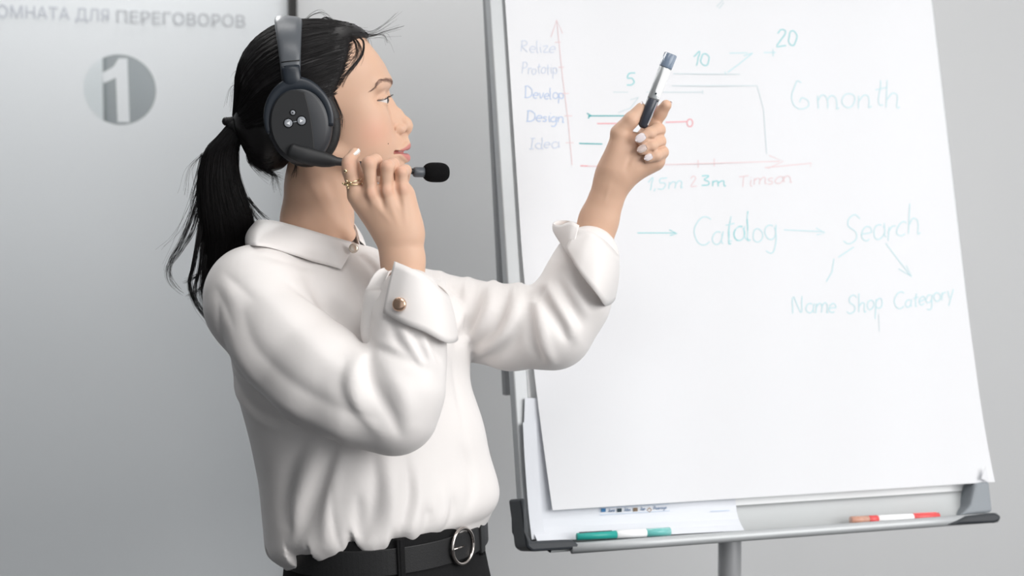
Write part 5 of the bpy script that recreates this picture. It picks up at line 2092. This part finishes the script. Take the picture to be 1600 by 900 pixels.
def theta_at(px, py):
    best = None
    for th in np.linspace(-math.pi, math.pi, 1441):
        q = waist(th, -0.008, 0.006) - C0
        if q @ FW > (BC - C0) @ FW + 0.05:
            continue
        d = abs(800 + FPX * (q @ RT) / (q @ FW) - px)
        if best is None or d < best[0]:
            best = (d, th)
    return best[1]


tb_ = theta_at(720, 861)
cb = waist(tb_, -0.006, 0.010)
nb_ = waist(tb_, -0.006, 0.05) - cb; nb_ /= np.linalg.norm(nb_)
tg_ = np.cross(BAx, nb_); tg_ /= np.linalg.norm(tg_)
P = [cb + tg_ * .0235 * math.cos(t) + BAx * .0242 * math.sin(t) for t in np.linspace(0, 2 * math.pi, 49)]
v, f = sweep(P, 0.0024, 10, ref=nb_, cap=False)
mesh('buckle', v, f, M_chrome, belt)
v, f = sweep([cb - tg_ * .0235, cb - tg_ * .010 + nb_ * 0.001, cb + tg_ * 0.002], [0.0018, 0.0015, 0.0012], 8)
mesh('buckle_prong', v, f, M_chrome, belt)
strap('belt_tip', tb_ - 0.75, tb_ + 0.12, -0.024, 0.011, 0.006, 0.0035, M_belt, belt, 24)
strap('keeper', tb_ - 0.40, tb_ - 0.30, -0.028, 0.014, 0.004, 0.008, M_belt, belt, 8)
for px in (627, 752):
    tq = theta_at(px, 870)
    strap('belt_loop', tq - 0.035, tq + 0.035, -0.034, 0.022, 0.004, 0.0055, M_trs, trs, 6)
    strap('belt_loop', tq - 0.012, tq + 0.012, -0.034, 0.022, 0.009, 0.0015, M_trs, trs, 4)

# trunk and arms of the body under the clothes
bv = Vol((-0.46, 1.72, 0.80), (0.2, 2.34, 1.42), 0.008)
bv.cone(T0 + TA * 0.13, T0 + TA * 0.25, .09, .10, .03)
bv.cone(T0 + TA * 0.25, T0 + TA * 0.30, .10, .09, .03)
bv.cone(T0 + TA * .355 - TLt * .09, T0 + TA * .34 + TLt * .07, .05, .045, .03)
bv.chain([nS, W(500, 587, 1.842), W(612, 634, 1.822), W(634, 500, 1.85)], [.045, .042, .036, .028], .02)
bv.chain([fS, W(800, 510, 2.06), W(862, 512, 2.04), W(925, 390, 2.05)], [.045, .042, .036, .028], .02)
Vb, Qb = bv.mesh_vf()
BODY_PARTS.append((Vb, Qb, np.zeros(len(Vb)), np.zeros(len(Vb))))

# ---------------------------------------------------------------- join the skin into the one body mesh
VV, QQ, LL, BB, off = [], [], [], [], 0
for v, q, l, b in BODY_PARTS:
    VV.append(v); QQ.append(q + off); LL.append(l); BB.append(b); off += len(v)
body = np_mesh('body', np.vstack(VV), np.vstack(QQ), M_skin, person)
la_ = body.data.attributes.new('lip', 'FLOAT', 'POINT')
la_.data.foreach_set('value', np.concatenate(LL).astype(np.float32))
lb_ = body.data.attributes.new('blush', 'FLOAT', 'POINT')
lb_.data.foreach_set('value', np.concatenate(BB).astype(np.float32))
nt = M_skin.node_tree
bs = nt.nodes['Principled BSDF']
src = bs.inputs['Base Color'].links[0].from_socket
a1 = nt.nodes.new('ShaderNodeAttribute'); a1.attribute_name = 'lip'
a2 = nt.nodes.new('ShaderNodeAttribute'); a2.attribute_name = 'blush'
m1 = nt.nodes.new('ShaderNodeMix'); m1.data_type = 'RGBA'
m2 = nt.nodes.new('ShaderNodeMix'); m2.data_type = 'RGBA'
mm = nt.nodes.new('ShaderNodeMath'); mm.operation = 'MULTIPLY'; mm.inputs[1].default_value = 0.30
nt.links.new(a2.outputs['Fac'], mm.inputs[0])
nt.links.new(mm.outputs[0], m1.inputs[0])
nt.links.new(src, m1.inputs[6])
m1.inputs[7].default_value = (*srgb(222, 150, 130), 1)
nt.links.new(a1.outputs['Fac'], m2.inputs[0])
nt.links.new(m1.outputs[2], m2.inputs[6])
m2.inputs[7].default_value = (*srgb(194, 126, 120), 1)
nt.links.new(m2.outputs[2], bs.inputs['Base Color'])
